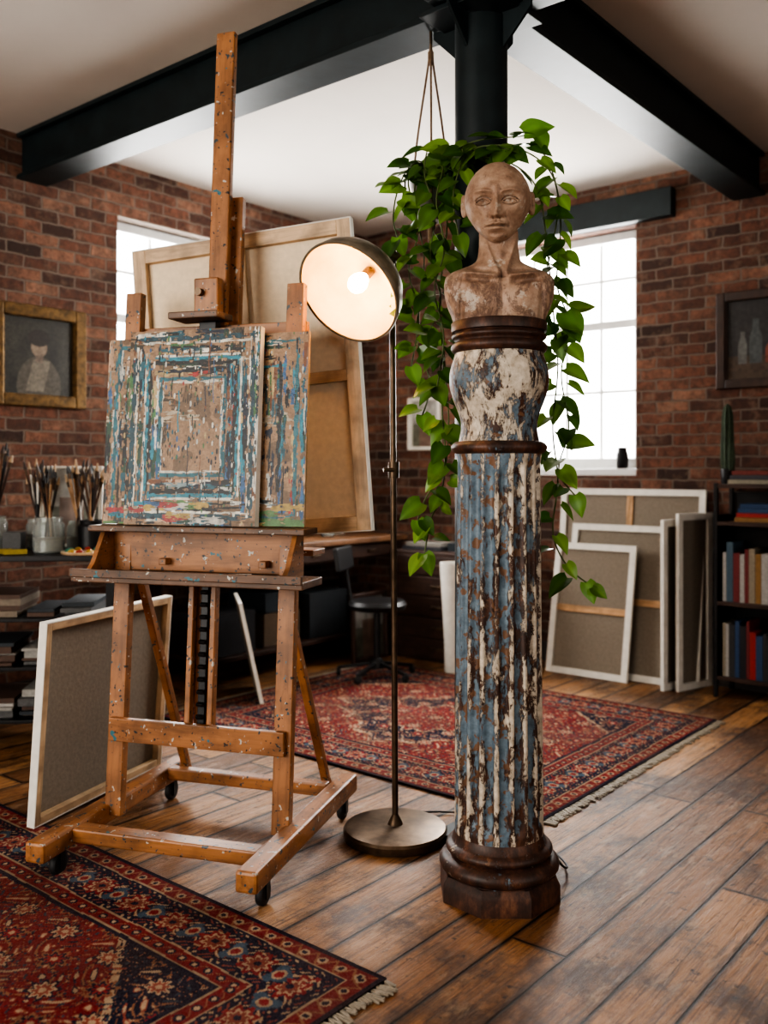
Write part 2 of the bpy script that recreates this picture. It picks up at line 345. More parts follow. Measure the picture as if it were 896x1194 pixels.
# beams and post
PX,PY=2.96,1.96; BZ=3.13; BH=ZC-BZ
def ibeam(name,p0,p1,axis):
    e=empty(name,((p0[0]+p1[0])/2,(p0[1]+p1[1])/2,BZ)); Ln=abs(p1[0]-p0[0])+abs(p1[1]-p0[1])
    def q(n,w,z,h):
        s=(Ln,w,h) if axis=='x' else (w,Ln,h); box(n,(0,0,z),s,M_STEEL,e,.003)
    q('bottom_flange',.2,.0125,.025); q('web',.13,BH/2,BH-.05); q('top_flange',.2,BH-.0125,.025); return e
ibeam('steel_beam',(PX,PY+.12),(PX,YN),'y'); ibeam('steel_beam',(PX,Y0),(PX,PY-.12),'y')
ibeam('steel_beam',(PX+.12,PY),(XE,PY),'x'); ibeam('steel_beam',(X0,PY),(PX-.12,PY),'x')
sp=empty('steel_column',(PX,PY,0))
lathe('post',[(0.03,.1),(BZ-.03,.1)],48,M_STEEL,sp)
box('base_plate',(0,0,.015),(.26,.26,.03),M_STEEL,sp); box('cap_plate',(0,0,BZ-.01),(.34,.34,.02),M_STEEL,sp)
box('junction',(0,0,(BZ+ZC)/2+.003),(.235,.235,BH-.01),M_STEEL,sp)
for i in range(4):
    a=i*math.pi/2; c,s=math.cos(a),math.sin(a)
    g=obj('gusset_%d'%i,[(.1*c-.006*s,.1*s+.006*c,BZ-.15),(.1*c-.006*s,.1*s+.006*c,BZ-.02),(.22*c-.006*s,.22*s+.006*c,BZ-.0),(.22*c-.006*s,.22*s+.006*c,BZ-.03),
      (.1*c+.006*s,.1*s-.006*c,BZ-.15),(.1*c+.006*s,.1*s-.006*c,BZ-.02),(.22*c+.006*s,.22*s-.006*c,BZ-.0),(.22*c+.006*s,.22*s-.006*c,BZ-.03)],
      [(0,1,2,3),(7,6,5,4),(0,4,5,1),(1,5,6,2),(2,6,7,3),(3,7,4,0)],M_STEEL,sp)
# ---------------------------------------------------------------- pedestal
pl=S(.382,3.08)
ped=empty('painted_column_pedestal',pl,(0,0,ROT))
def octo(z,ph,r):
    a=(ph+math.pi/8)%(math.pi/4)-math.pi/8; return r*math.cos(math.pi/8)/math.cos(a)
def tor(z0,z1,r0,r1,n=8): return [(z0+(z1-z0)*i/n, r0+(r1-r0)*math.sin(math.pi*i/n)**.7) for i in range(n+1)]
lathe('plinth',[(0,.205),(.055,.205),(.065,.2),(.08,.19)],96,M_PED,ped,octo,lambda z,ph,r:(.0,.0,.60),30)
lathe('base_moulding',[(.08,.18)]+tor(.082,.135,.178,.198)+[(.137,.165)]+tor(.14,.175,.16,.176)+[(.178,.155),(.2,.148),(.215,.143)],96,M_PED,ped,None,lambda z,ph,r:(.0,.15,.54 if z<.14 else .45),50)
NF=18
def flute(z,ph,r):
    e=min(1,max(0,(z-.235)/.03))*min(1,max(0,(1.425-z)/.03)); t=(ph*NF/(2*math.pi))%1.0; g=max(0,1-((t-.5)/.36)**2)**.5
    return r*(1-.12*g*e)
def fattr(z,ph,r):
    t=(ph*NF/(2*math.pi))%1.0; g=max(0,1-((t-.5)/.36)**2)**.5
    side=.5-.5*math.cos(ph); low=min(1,max(0,(.5-z)/.3))
    return (.06+.36*side+.28*g+.15*min(1,max(0,(z-1.1)/.3))-.2*low,.71-.24*side-.36*g+.10*math.sin(z*5),.30+.12*low+.10*(1-side))
prof=[(.2,.146),(.22,.1475)]+[(.235+ (1.425-.235)*i/40,.1475-.0105*i/40) for i in range(41)]+[(1.44,.139),(1.455,.142)]
lathe('fluted_shaft',prof,NF*14,M_PED,ped,flute,fattr,50)
lathe('neck_ring',[(1.452,.14)]+tor(1.455,1.492,.145,.159)+[(1.494,.14)],96,M_PED,ped,None,lambda z,ph,r:(.1,.1,.55),50)
vase=[(1.49,.136),(1.515,.128),(1.545,.124),(1.58,.130),(1.62,.147),(1.66,.161),(1.70,.166),(1.735,.162),(1.765,.152),(1.785,.144)]
vz=np.linspace(1.49,1.785,40); vr=np.interp(vz,[p[0] for p in vase],[p[1] for p in vase]); vr=np.convolve(np.pad(vr,3,'edge'),np.ones(7)/7,'valid')
def vattr(z,ph,r):
    fr=.5+.5*math.cos(ph+math.pi/2+.35)
    return (.30,.32+.30*fr, .62-.32*fr)
lathe('vase_capital',list(zip(vz.tolist(),vr.tolist())),96,M_PED,ped,None,vattr,60)
lathe('abacus',[(1.782,.13)]+tor(1.785,1.822,.145,.160)+[(1.826,.146)]+tor(1.829,1.85,.148,.157,6)+[(1.853,.147)]+[(1.856,.157),(1.884,.159),(1.888,.155)],96,M_PED,ped,None,lambda z,ph,r:(0,0,.9),50)
# ---------------------------------------------------------------- bust
def g2(x,z,x0,z0,sx,sz): return np.exp(-((x-x0)/sx)**2-((z-z0)/sz)**2)
def sst(a,b,x): t=np.clip((x-a)/(b-a),0,1); return t*t*(3-2*t)
def build_head():
    nu,nv=340,260
    u=np.linspace(0,2*math.pi,nu,endpoint=False); az=u-.6*np.sin(u)
    el=np.linspace(-math.pi/2+.01,math.pi/2-.01,nv)
    A,E=np.meshgrid(az,el)
    x=np.sin(A)*np.cos(E); y=-np.cos(A)*np.cos(E); z=np.sin(E)
    fx=np.interp(z,[-1,-.85,-.6,-.3,0,.4,.8,1],[.60,.70,.83,.94,1.0,1.03,1.0,1.0])
    ff=np.interp(z,[-1,-.8,-.5,0,.35,.7,1],[.92,.95,.97,.96,1.0,.98,.95])
    fb=np.interp(z,[-1,-.6,-.2,.2,.6,1],[.35,.55,.85,1.08,1.1,1.0])
    X=.088*fx*x; Y=np.where(y<0,.098*ff*y,.105*fb*y); Zr=.118*z
    Y=Y-.034*sst(-.35,-1,z)
    front=sst(.0,-.5,y)
    ax=np.abs(X)/1.10; Xs=X/1.10; Z=Zr/1.06+.003; d=np.zeros_like(X)
    d-=.018*g2(ax,Z,.031,.004,.019,.0135)
    d-=.006*g2(ax,Z,.012,.005,.0065,.010)
    d+=.0135*g2(ax,Z,.0325,-.001,.0135,.0085)
    xe=(ax-.0325)/.0180; arc=np.clip(1-xe**2,0,1); m=sst(1.15,.95,np.abs(xe))
    zu=-.0015+.0084*arc; zl=-.0015-.0066*arc
    d+=.0066*np.exp(-((Z-zu-.0010)/.0018)**2)*m; d+=.0042*np.exp(-((Z-zl+.0010)/.0016)**2)*m
    d-=.0065*np.exp(-((Z-zu-.0062)/.0019)**2)*m
    d-=.0030*np.exp(-((Z-zl+.0044)/.0018)**2)*m
    inner=((Z-zl)>0)&((zu-Z)>0)
    d-=.0032*inner*m
    d-=.0052*g2(ax,Z,.0325,.0008,.0036,.0036)
    zb=.0155+.0125*np.sin(np.clip(ax/.055,0,1)*math.pi*.72)
    d+=.0085*np.exp(-((Z-zb)/.0052)**2)*sst(.062,.045,ax)*sst(.006,.016,ax)
    t=np.clip((.020-Z)/(.020+.038),0,1)
    hn=.006+.024*t**1.1; sn=.0065+.0038*t
    d+=hn*np.exp(-np.abs(Xs/sn)**2.2)*sst(-.0475,-.0415,Z)*sst(.048,.014,Z)+.0045*g2(Xs,Z,0,-.036,.0085,.0065)
    d+=.0105*g2(ax,Z,.0138,-.0370,.0052,.0056)
    d-=.0044*np.exp(-((ax-.0205)/.0022)**2)*g2(ax,Z,.0205,-.037,.02,.007)
    d-=.011*g2(ax,Z,.0070,-.0448,.0036,.0026)
    d-=.0032*g2(Xs,Z,0,-.052,.0032,.0055)
    d+=.006*g2(Xs,Z,0,-.067,.032,.02)
    cup=.0026*np.exp(-((ax-.006)/.005)**2)
    d+=.0095*np.exp(-((Z-(-.0605+cup))/.0038)**2)*np.exp(-(Xs/.0205)**4)
    d+=.0115*np.exp(-((Z+.0738)/.0048)**2)*np.exp(-(Xs/.0175)**4)
    d-=.0150*np.exp(-((Z+.0660)/.0019)**2)*np.exp(-(Xs/.0255)**6)
    d-=.0055*g2(ax,Z,.0285,-.066,.0038,.0045)
    d-=.0085*g2(Xs,Z,0,-.0850,.018,.0050)
    d+=.008*g2(Xs,Z,0,-.100,.018,.012)
    d+=.0085*g2(ax,Z,.050,-.014,.018,.013); d-=.0095*g2(ax,Z,.048,-.054,.015,.02)
    d-=.0028*np.exp(-((ax-.022-(-.04-Z)*.40)/.0035)**2)*sst(-.072,-.06,Z)*sst(-.034,-.045,Z)
    d-=.004*g2(ax,Z,.075,.035,.02,.03)
    Y=Y-d*front
    V=np.stack([X,Y,Zr],-1).reshape(-1,3); F=[]
    for i in range(nv-1):
        for j in range(nu):
            k=(j+1)%nu; F.append((i*nu+j,i*nu+k,(i+1)*nu+k,(i+1)*nu+j))
    F.append(tuple(range(nu))[::-1]); F.append(tuple((nv-1)*nu+j for j in range(nu)))
    return V,F
def build_torso():
    secs=[(0,.150,.082,0),(.02,.156,.086,0),(.06,.172,.092,0),(.095,.181,.094,0),(.125,.182,.090,.0),(.150,.178,.083,.003),(.166,.162,.077,.006),(.178,.132,.070,.008),(.190,.098,.064,.01),(.205,.076,.060,.012),(.228,.068,.058,.012),(.26,.065,.058,.010),(.30,.065,.058,.008),(.36,.055,.05,.005)]
    zz=np.linspace(0,.36,170); sw=[np.interp(zz,[s[0] for s in secs],[s[i] for s in secs]) for i in (1,2,3)]
    for i in range(3): sw[i]=np.convolve(np.pad(sw[i],3,'edge'),np.ones(7)/7,'valid')
    nu=280; ph=np.linspace(0,2*math.pi,nu,endpoint=False)
    P,Z=np.meshgrid(ph,zz); w=sw[0][:,None];dp=sw[1][:,None];yc=sw[2][:,None]
    e=2/(2.0+.9*sst(.19,.12,Z)); c=np.cos(P);s=np.sin(P)
    X=w*np.sign(c)*np.abs(c)**e; Y=yc+dp*np.sign(s)*np.abs(s)**e
    front=sst(0,-.5,s); ax=np.abs(X); d=np.zeros_like(X)
    zc=.138+.016*np.clip(ax/.12,0,1)
    d+=.016*np.exp(-((Z-zc)/.0075)**2)*sst(.010,.022,ax)*sst(.155,.11,ax)
    d-=.016*g2(X,Z,0,.145,.012,.013)
    d-=.015*np.exp(-((Z-zc-.020)/.010)**2)*g2(ax,Z,.062,.16,.03,.03)
    d-=.013*np.exp(-((Z-zc+.020)/.010)**2)*sst(.02,.04,ax)*sst(.14,.10,ax)
    d+=.013*g2(ax,Z,.070,.050,.045,.038); d-=.009*g2(X,Z,0,.06,.014,.05)
    xs=.010+.36*np.clip(Z-.150,0,.2)
    d+=.011*np.exp(-((ax-xs)/.009)**2)*sst(.138,.15,Z)*sst(.30,.25,Z)
    d+=.006*g2(X,Z,0,.222,.010,.018)
    d-=.012*np.exp(-((ax-.130)/.008)**2)*sst(.12,.08,Z)
    Y=Y-d*front
    V=np.stack([X,Y,Z],-1).reshape(-1,3); F=[]; nv=len(zz)
    for i in range(nv-1):
        for j in range(nu):
            k=(j+1)%nu; F.append((i*nu+j,i*nu+k,(i+1)*nu+k,(i+1)*nu+j))
    F.append(tuple(range(nu))[::-1]); F.append(tuple((nv-1)*nu+j for j in range(nu)))
    return V,F
hV,hF=build_head(); tV,tF=build_torso()
def ear(sx):
    V=[];F=[]; n,m=40,14
    for i in range(n):
        a=2*math.pi*i/n; ry,rz=.0135,.028
        cy=ry*math.cos(a)*(1.0 if math.sin(a)>-.2 else .75); cz=rz*math.sin(a)
        for j in range(m):
            b=2*math.pi*j/m; k=.0044*math.cos(b); V.append((sx*(.0905+.0055*math.sin(b)+.0045*math.cos(a)),.006+cy+k*math.cos(a)-cz*.15,-.002+cz+k*math.sin(a)))
    for i in range(n):
        for j in range(m):
            i2=(i+1)%n;j2=(j+1)%m; F.append((i*m+j,i2*m+j,i2*m+j2,i*m+j2))
    k=len(V)
    for i in range(13):
        e=-math.pi/2+math.pi*i/12
        for j in range(16):
            b=2*math.pi*j/16; V.append((sx*(.083+.0085*math.sin(b)*math.cos(e)),.009+.014*math.cos(b)*math.cos(e),-.002+.027*math.sin(e)))
    for i in range(12):
        for j in range(16):
            j2=(j+1)%16; F.append((k+i*16+j,k+i*16+j2,k+(i+1)*16+j2,k+(i+1)*16+j))
    return V,F
Mh=Matrix.Translation((-.006,-.012,.393))@Matrix.Rotation(math.radians(-9),4,'Z')@Matrix.Rotation(math.radians(7),4,'X')@Matrix.Diagonal((1.23,1.12,1.13,1))
VV=[];FF=[]
def addm(V,F,M=None):
    k=len(VV)
    VV.extend([tuple(M@Vector(v)) if M else tuple(v) for v in V]); FF.extend([tuple(i+k for i in f) for f in F])
addm(tV,tF); addm(hV,hF,Mh)
for s in (-1,1): addm(*ear(s),Mh)
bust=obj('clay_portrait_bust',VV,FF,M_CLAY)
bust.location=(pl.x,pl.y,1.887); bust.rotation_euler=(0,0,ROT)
bm=bmesh.new(); bm.from_mesh(bust.data); bmesh.ops.recalc_face_normals(bm,faces=bm.faces); bm.to_mesh(bust.data); bm.free()
rm=bust.modifiers.new('remesh','REMESH'); rm.mode='VOXEL'; rm.voxel_size=.0015; rm.use_smooth_shade=True
sm=bust.modifiers.new('smooth','SMOOTH'); sm.iterations=1; sm.factor=.5
tx=D.textures.new('clay_lumps','CLOUDS'); tx.noise_scale=.03; tx.noise_depth=3
dm=bust.modifiers.new('lumps','DISPLACE'); dm.texture=tx; dm.strength=.0038; dm.mid_level=.5
# ---------------------------------------------------------------- floor lamp
lp=S(.043,3.54); lamp=empty('floor_lamp',lp,(0,0,ROT))
lathe('base',[(0,.19),(.004,.198),(.03,.199),(.04,.192),(.046,.17),(.05,.03),(.06,.026),(.075,.018),(.085,.012)],80,M_BRONZE,lamp)
rod('pole',(0,0,.07),(-.012,0,2.2),.0115,M_BRONZE,lamp)
rod('collar',(-.006,0,1.37),(-.006,0,1.43),.021,M_BRONZE,lamp); rod('collar_knob',(-.006,-.02,1.4),(-.045,-.03,1.4),.008,M_BRONZE,lamp)
rod('finial',(-.013,0,2.19),(-.013,0,2.25),.017,M_BRONZE,lamp)
nrm=Vector((-.46,-.64,-.61)).normalized()
oc=Vector((-.172,-.235,2.030))
Q=(-nrm).to_track_quat('Z','Y').to_matrix().to_4x4()
sh=empty('shade',(0,0,0)); sh.parent=lamp; sh.matrix_local=Matrix.Translation(oc)@Q
prof=[(z*.95,r*1.0) for z,r in [(0,.196),(.004,.199),(.02,.198),(.06,.190),(.10,.172),(.135,.145),(.16,.112),(.178,.075),(.188,.045),(.21,.04),(.235,.036),(.245,.02)]]
lathe('shade_outer',prof,72,M_SHADE,sh,cap=False,angle=60)
lathe('shade_inner',[(z,r-.004) for z,r in prof[:9]]+[(.176,.01)],72,M_CREAM,sh,cap=False,angle=60)
lathe('rim',[(-.004,.193),(-.004,.200),(.004,.2015),(.008,.198)],72,M_SHADE,sh,cap=False)
rod('socket',(0,0,.165),(0,0,.12),.02,M_BRONZE,sh)
bulb=[(.130,.012),(.12,.018),(.105,.027),(.085,.0335),(.065,.034),(.047,.026),(.038,.014),(.035,.003)]
lathe('bulb',bulb[::-1],32,M_BULB,sh,angle=80)
top=Vector((-.013,0,2.215)); back=oc-nrm*.225
rod('arm',top,back,.011,M_BRONZE,lamp); rod('knuckle',top+Vector((-.03,0,0)),top+Vector((.03,0,0)),.016,M_BRONZE,lamp)
cpts=[S(.10,3.72,.02),S(.2,3.8,.008),S(.45,3.75,.008),S(.60,3.45,.008),S(.66,3.25,.008),S(.60,3.12,.05),S(.56,3.28,.12),S(.5,3.4,.05),S(.3,3.55,.008),S(.12,3.66,.02)]
tube('power_cord',cpts,.004,M_BLACK)
# ---------------------------------------------------------------- hanging pothos
def leaf_geo(Ln,Wd,curl):
    V=[];F=[]; nt_,nw=9,5
    for i in range(nt_):
        t=i/(nt_-1); w=Wd*.5*(math.sin(math.pi*min(1,(t*.93+.07))**.62)**.9 if t<1 else 0); w=max(w,0)
        if t>.999: w=.0005
        for j in range(nw):
            s=(j/(nw-1))*2-1
            xb=-.10*Ln*abs(s)**1.2*math.exp(-(t/.16)**2)
            V.append((Ln*t+xb, w*s, .25*w*abs(s)-curl*Ln*t*t))
    for i in range(nt_-1):
        for j in range(nw-1): a=i*nw+j; F.append((a,a+1,a+nw+1,a+nw))
    return V,F
plant=empty('hanging_pothos_plant',S(.185,3.66,0),(0,0,ROT))
pc=Vector((.185,3.66,0))
def PL(r,d,z): return Vector((r,d,z))-pc
vines=[
 [(.19,3.62,2.58),(.10,3.55,2.56),(.05,3.5,2.45),(.035,3.48,2.34),(.05,3.47,2.27)],
 [(.17,3.6,2.58),(.12,3.52,2.50),(.12,3.48,2.36),(.15,3.46,2.20),(.135,3.45,2.05),(.12,3.42,1.88),(.17,3.40,1.72),(.14,3.38,1.60)],
 [(.22,3.6,2.58),(.24,3.5,2.48),(.235,3.46,2.3),(.21,3.42,2.10),(.205,3.40,1.95),(.22,3.38,1.80),(.235,3.36,1.55),(.205,3.35,1.30),(.17,3.33,1.23),(.145,3.32,1.10)],
 [(.2,3.62,2.58),(.17,3.5,2.62),(.15,3.45,2.5),(.19,3.43,2.35),(.17,3.42,2.18),(.21,3.4,2.02),(.16,3.4,1.9)],
 [(.22,3.62,2.58),(.28,3.45,2.60),(.37,3.36,2.60),(.47,3.34,2.60),(.555,3.33,2.61)],
 [(.22,3.62,2.58),(.29,3.42,2.57),(.40,3.33,2.55),(.50,3.31,2.54),(.60,3.30,2.45),(.63,3.30,2.27),(.615,3.30,2.06),(.66,3.30,1.92),(.63,3.30,1.74),(.66,3.30,1.55),(.62,3.3,1.40),(.68,3.3,1.31)],
 [(.23,3.62,2.58),(.34,3.44,2.56),(.46,3.33,2.50),(.55,3.31,2.40),(.58,3.30,2.2),(.60,3.30,1.99),(.62,3.3,1.77),(.60,3.3,1.55),(.62,3.3,1.36),(.60,3.3,1.18),(.65,3.3,1.06),(.72,3.3,1.0)],
 [(.23,3.62,2.58),(.33,3.40,2.58),(.45,3.34,2.57),(.56,3.32,2.55),(.62,3.3,2.38),(.60,3.3,2.2),(.56,3.28,2.02),(.61,3.28,1.86)],
 [(.2,3.62,2.58),(.12,3.56,2.58),(.08,3.52,2.5),(.09,3.5,2.4)],
 [(.22,3.6,2.58),(.26,3.44,2.60),(.29,3.38,2.55),(.25,3.36,2.4),(.27,3.36,2.25)],
 [(.2,3.6,2.58),(.22,3.44,2.52),(.19,3.38,2.38),(.22,3.35,2.2),(.18,3.33,2.05),(.215,3.32,1.88),(.19,3.31,1.7)],
 [(.18,3.6,2.58),(.09,3.5,2.5),(.13,3.46,2.3),(.09,3.44,2.14),(.13,3.43,1.98),(.10,3.41,1.78)],
 [(.22,3.38,1.85),(.21,3.36,1.62),(.22,3.34,1.42),(.15,3.32,1.30),(.12,3.31,1.22)]]
LV=[];LF=[];LC=[]
def interp_path(p,step):
    P=[Vector(q) for q in p]; out=[]; acc=0
    for i in range(len(P)-1):
        p0=P[max(0,i-1)];p1=P[i];p2=P[i+1];p3=P[min(len(P)-1,i+2)]
        for k in range(12):
            t=k/12; out.append(.5*((2*p1)+(p2-p0)*t+(2*p0-5*p1+4*p2-p3)*t*t+(3*p1-p0-3*p2+p3)*t**3))
    out.append(P[-1]); res=[(out[0],out[1]-out[0])]
    for a,b in zip(out,out[1:]):
        acc+=(b-a).length
        if acc>=step: res.append((b,(b-a))); acc=0
    return out,res
def add_leaf(base,tip,nor,Ln,colr):
    x=tip.normalized(); z=(nor-x*nor.dot(x)).normalized(); y=z.cross(x)
    V,F=leaf_geo(Ln,Ln*.80,R.uniform(.05,.4)); k=len(LV)
    for v in V: LV.append(tuple(base+x*v[0]+y*v[1]+z*v[2]))
    LF.extend([tuple(i+k for i in f) for f in F])
    for i in range(len(V)):
        s=abs((i%5)/2-1); q=1.35 if s<.1 else 1.0; LC.append(tuple(min(1,c*q) for c in colr))
def leafcol():
    g=R.random()**1.5; return (.034+.12*g,.088+.18*g,.014+.025*g)
for vi,v in enumerate(vines):
    path,st=interp_path([PL(*q) for q in v],.050)
    tube('vine_%d'%vi,path[::3],.0028,M_STEM,plant,3)
    side=1
    for p,d in st:
        side=-side
        out=Vector((side*R.uniform(.5,1.1),R.uniform(-.9,-.1),R.uniform(-1.2,.1)))
        base=p+out.normalized()*R.uniform(.01,.035)
        nor=Vector((side*.3+R.uniform(-.6,.6),-.9+R.uniform(-.5,.5),.7+R.uniform(-.6,.6)))
        add_leaf(base,out,nor,R.uniform(.058,.103),leafcol())
    add_leaf(path[-1],Vector((.3,-.3,-.8)),Vector((0,-1,.5)),.08,(.10,.20,.03))
for i in range(30):
    a=R.uniform(0,6.28); rr=R.uniform(.03,.12); b=Vector((rr*math.cos(a),rr*math.sin(a)*.8,2.55+R.uniform(0,.05)))
    if (b.x+pc.x-.37)**2+(b.y+pc.y-3.53)**2<.03: continue
    add_leaf(b,Vector((math.cos(a),math.sin(a),R.uniform(-.5,.3))),Vector((0,-.5,1)),R.uniform(.06,.09),leafcol())
add_leaf(PL(.50,3.30,2.60),Vector((.9,-.2,.35)),Vector((0,-1,.4)),.11,(.10,.22,.03))
add_leaf(PL(.635,3.25,1.95),Vector((.35,-.3,-.8)),Vector((.1,-1,.3)),.125,(.09,.20,.03))
lo=obj('leaves',LV,LF,M_LEAF,plant,True); setcol(lo,LC)
lathe('pot',[(2.38,.045),(2.39,.055),(2.46,.07),(2.54,.082),(2.545,.085),(2.555,.085),(2.555,.078),(2.53,.072),(2.53,.01)],40,M_POT,plant)
rod('soil',(0,0,2.525),(0,0,2.54),.072,W_DARK['z'],plant)
rod('ceiling_hook',(0,0,BZ),(0,0,BZ-.05),.006,M_BRONZE,plant)
for i in range(3):
    a=i*2.094+.5
    tube('rope_%d'%i,[(0,0,BZ-.04),(.006*math.cos(a),.006*math.sin(a),3.02),(.04*math.cos(a),.04*math.sin(a),2.85),(.088*math.cos(a),.088*math.sin(a),2.555),(.075*math.cos(a),.075*math.sin(a),2.43),(.01*math.cos(a),.01*math.sin(a),2.365)],.0045,M_ROPE,plant)
rod('rope_knot',(0,0,3.0),(0,0,3.05),.012,M_ROPE,plant); rod('rope_tassel',(0,0,2.30),(0,0,2.38),.012,M_ROPE,plant)
# ---------------------------------------------------------------- easel
EROT=ROT-math.radians(16.8)
eo=S(-.758,3.093); easel=empty('artist_easel',eo,(0,0,EROT))
K=.075
def YF(z): return .26+K*z
for s,n in ((-1,'l'),(1,'r')):
    X=s*.385
    box('runner_'+n,(X,.36,.125),(.075,.98,.07),W_EASEL,easel,.01)
    for yy,m in ((0.0,'front'),(.77,'rear')):
        c=empty('caster_%s_%s'%(n,m),(X,yy,0)); c.parent=easel
        rod('stem',(0,0,.05),(0,0,.095),.012,M_BLACK,c)
        box('fork_1',(-.018,0,.055),(.004,.03,.06),M_BLACK,c,.001); box('fork_2',(.018,0,.055),(.004,.03,.06),M_BLACK,c,.001)
        lathe('wheel',[(-.014,.028),(-.012,.036),(-.006,.040),(.006,.040),(.012,.036),(.014,.028)],28,M_RUBBER,c,loc=(0,0,.041),rot=(0,math.pi/2,0))
    XU=s*.335
    bar('upright_'+n,(XU,YF(.12),.12),(XU,YF(2.08),2.08),.066,.038,W_EASEL,easel)
    bar('strut_'+n,(XU-s*.045,YF(1.0)+.03,1.02),(XU-s*.02,.78,.13),.03,.032,W_EASEL,easel)
box('front_stretcher',(0,.06,.13),(.70,.07,.05),W_EASEL,easel,.006)
box('rear_stretcher',(0,.70,.14),(.70,.05,.05),W_EASEL,easel,.006)
box('lower_rail',(0,YF(.44)-.03,.44),(.70,.026,.085),W_EASEL,easel)
box('upper_rail',(0,YF(1.9)+.03,1.90),(.74,.03,.09),W_EASEL,easel)
bar('mast',(0,YF(.4)+.045,.45),(0,YF(3.09)+.03,3.09),.078,.032,W_EASEL,easel,.006)
bar('mast_rib',(.045,YF(1.95)+.085,1.95),(.045,YF(2.45)+.085,2.45),.05,.03,W_EASEL,easel)
bar('ratchet_l',(-.045,YF(.47),.47),(-.045,YF(1.0),1.0),.022,.03,W_EASEL,easel)
bar('ratchet_r',(.045,YF(.47),.47),(.045,YF(1.0),1.0),.022,.03,W_EASEL,easel)
bar('ratchet_plate',(0,YF(.47)+.012,.47),(0,YF(1.0)+.012,1.0),.03,.01,M_BLACK,easel)
for i in range(11): box('tooth_%d'%i,(0,YF(.5)-.002+.0037*i,.5+.045*i),(.026,.014,.012),M_BLACK,easel,.001,(math.radians(25),0,0))
box('tray_shelf',(.015,.235,1.01),(.90,.19,.028),W_EDGE,easel,.004)
box('tray_lip',(.015,.135,1.03),(.90,.014,.03),W_EDGE,easel,.003)
box('tray_back',(0,.335,1.10),(.76,.02,.15),W_EASEL,easel)
for s in (-1,1):
    v=[(s*.385-.009,.33,1.025),(s*.385-.009,.16,1.025),(s*.385-.009,.2,1.06),(s*.385-.009,.27,1.175),(s*.385-.009,.33,1.175)]
    v2=[(x+.018,y,z) for x,y,z in v]
    obj('tray_bracket_%d'%(s+1),v+v2,[(0,1,2,3,4),(9,8,7,6,5)]+[(i,i+5,(i+1)%5+5,(i+1)%5) for i in range(5)],W_EASEL['y'],easel)
box('board_ledge',(0.01,.285,1.185),(.86,.13,.022),W_EDGE,easel,.004)
zc=1.97
box('clamp_block',(-.01,YF(zc)-.02,zc+.08),(.10,.05,.13),W_EASEL,easel,.006)
box('clamp_bar',(-.02,YF(zc)-.065,zc-.005),(.20,.13,.025),W_EDGE,easel,.004)
rod('clamp_knob',(-.03,YF(zc)-.045,zc+.09),(-.03,YF(zc)-.07,zc+.09),.014,M_BRONZE,easel)
box('clamp_stop',(0,YF(zc)-.03,zc-.05),(.07,.04,.06),M_BLACK,easel)
box('rear_ledge',(0.05,.60,1.085),(.60,.13,.022),W_EASEL,easel); box('rear_arm_1',(-.15,.47,1.062),(.03,.36,.024),W_EASEL,easel); box('rear_arm_2',(.25,.47,1.062),(.03,.36,.024),W_EASEL,easel)
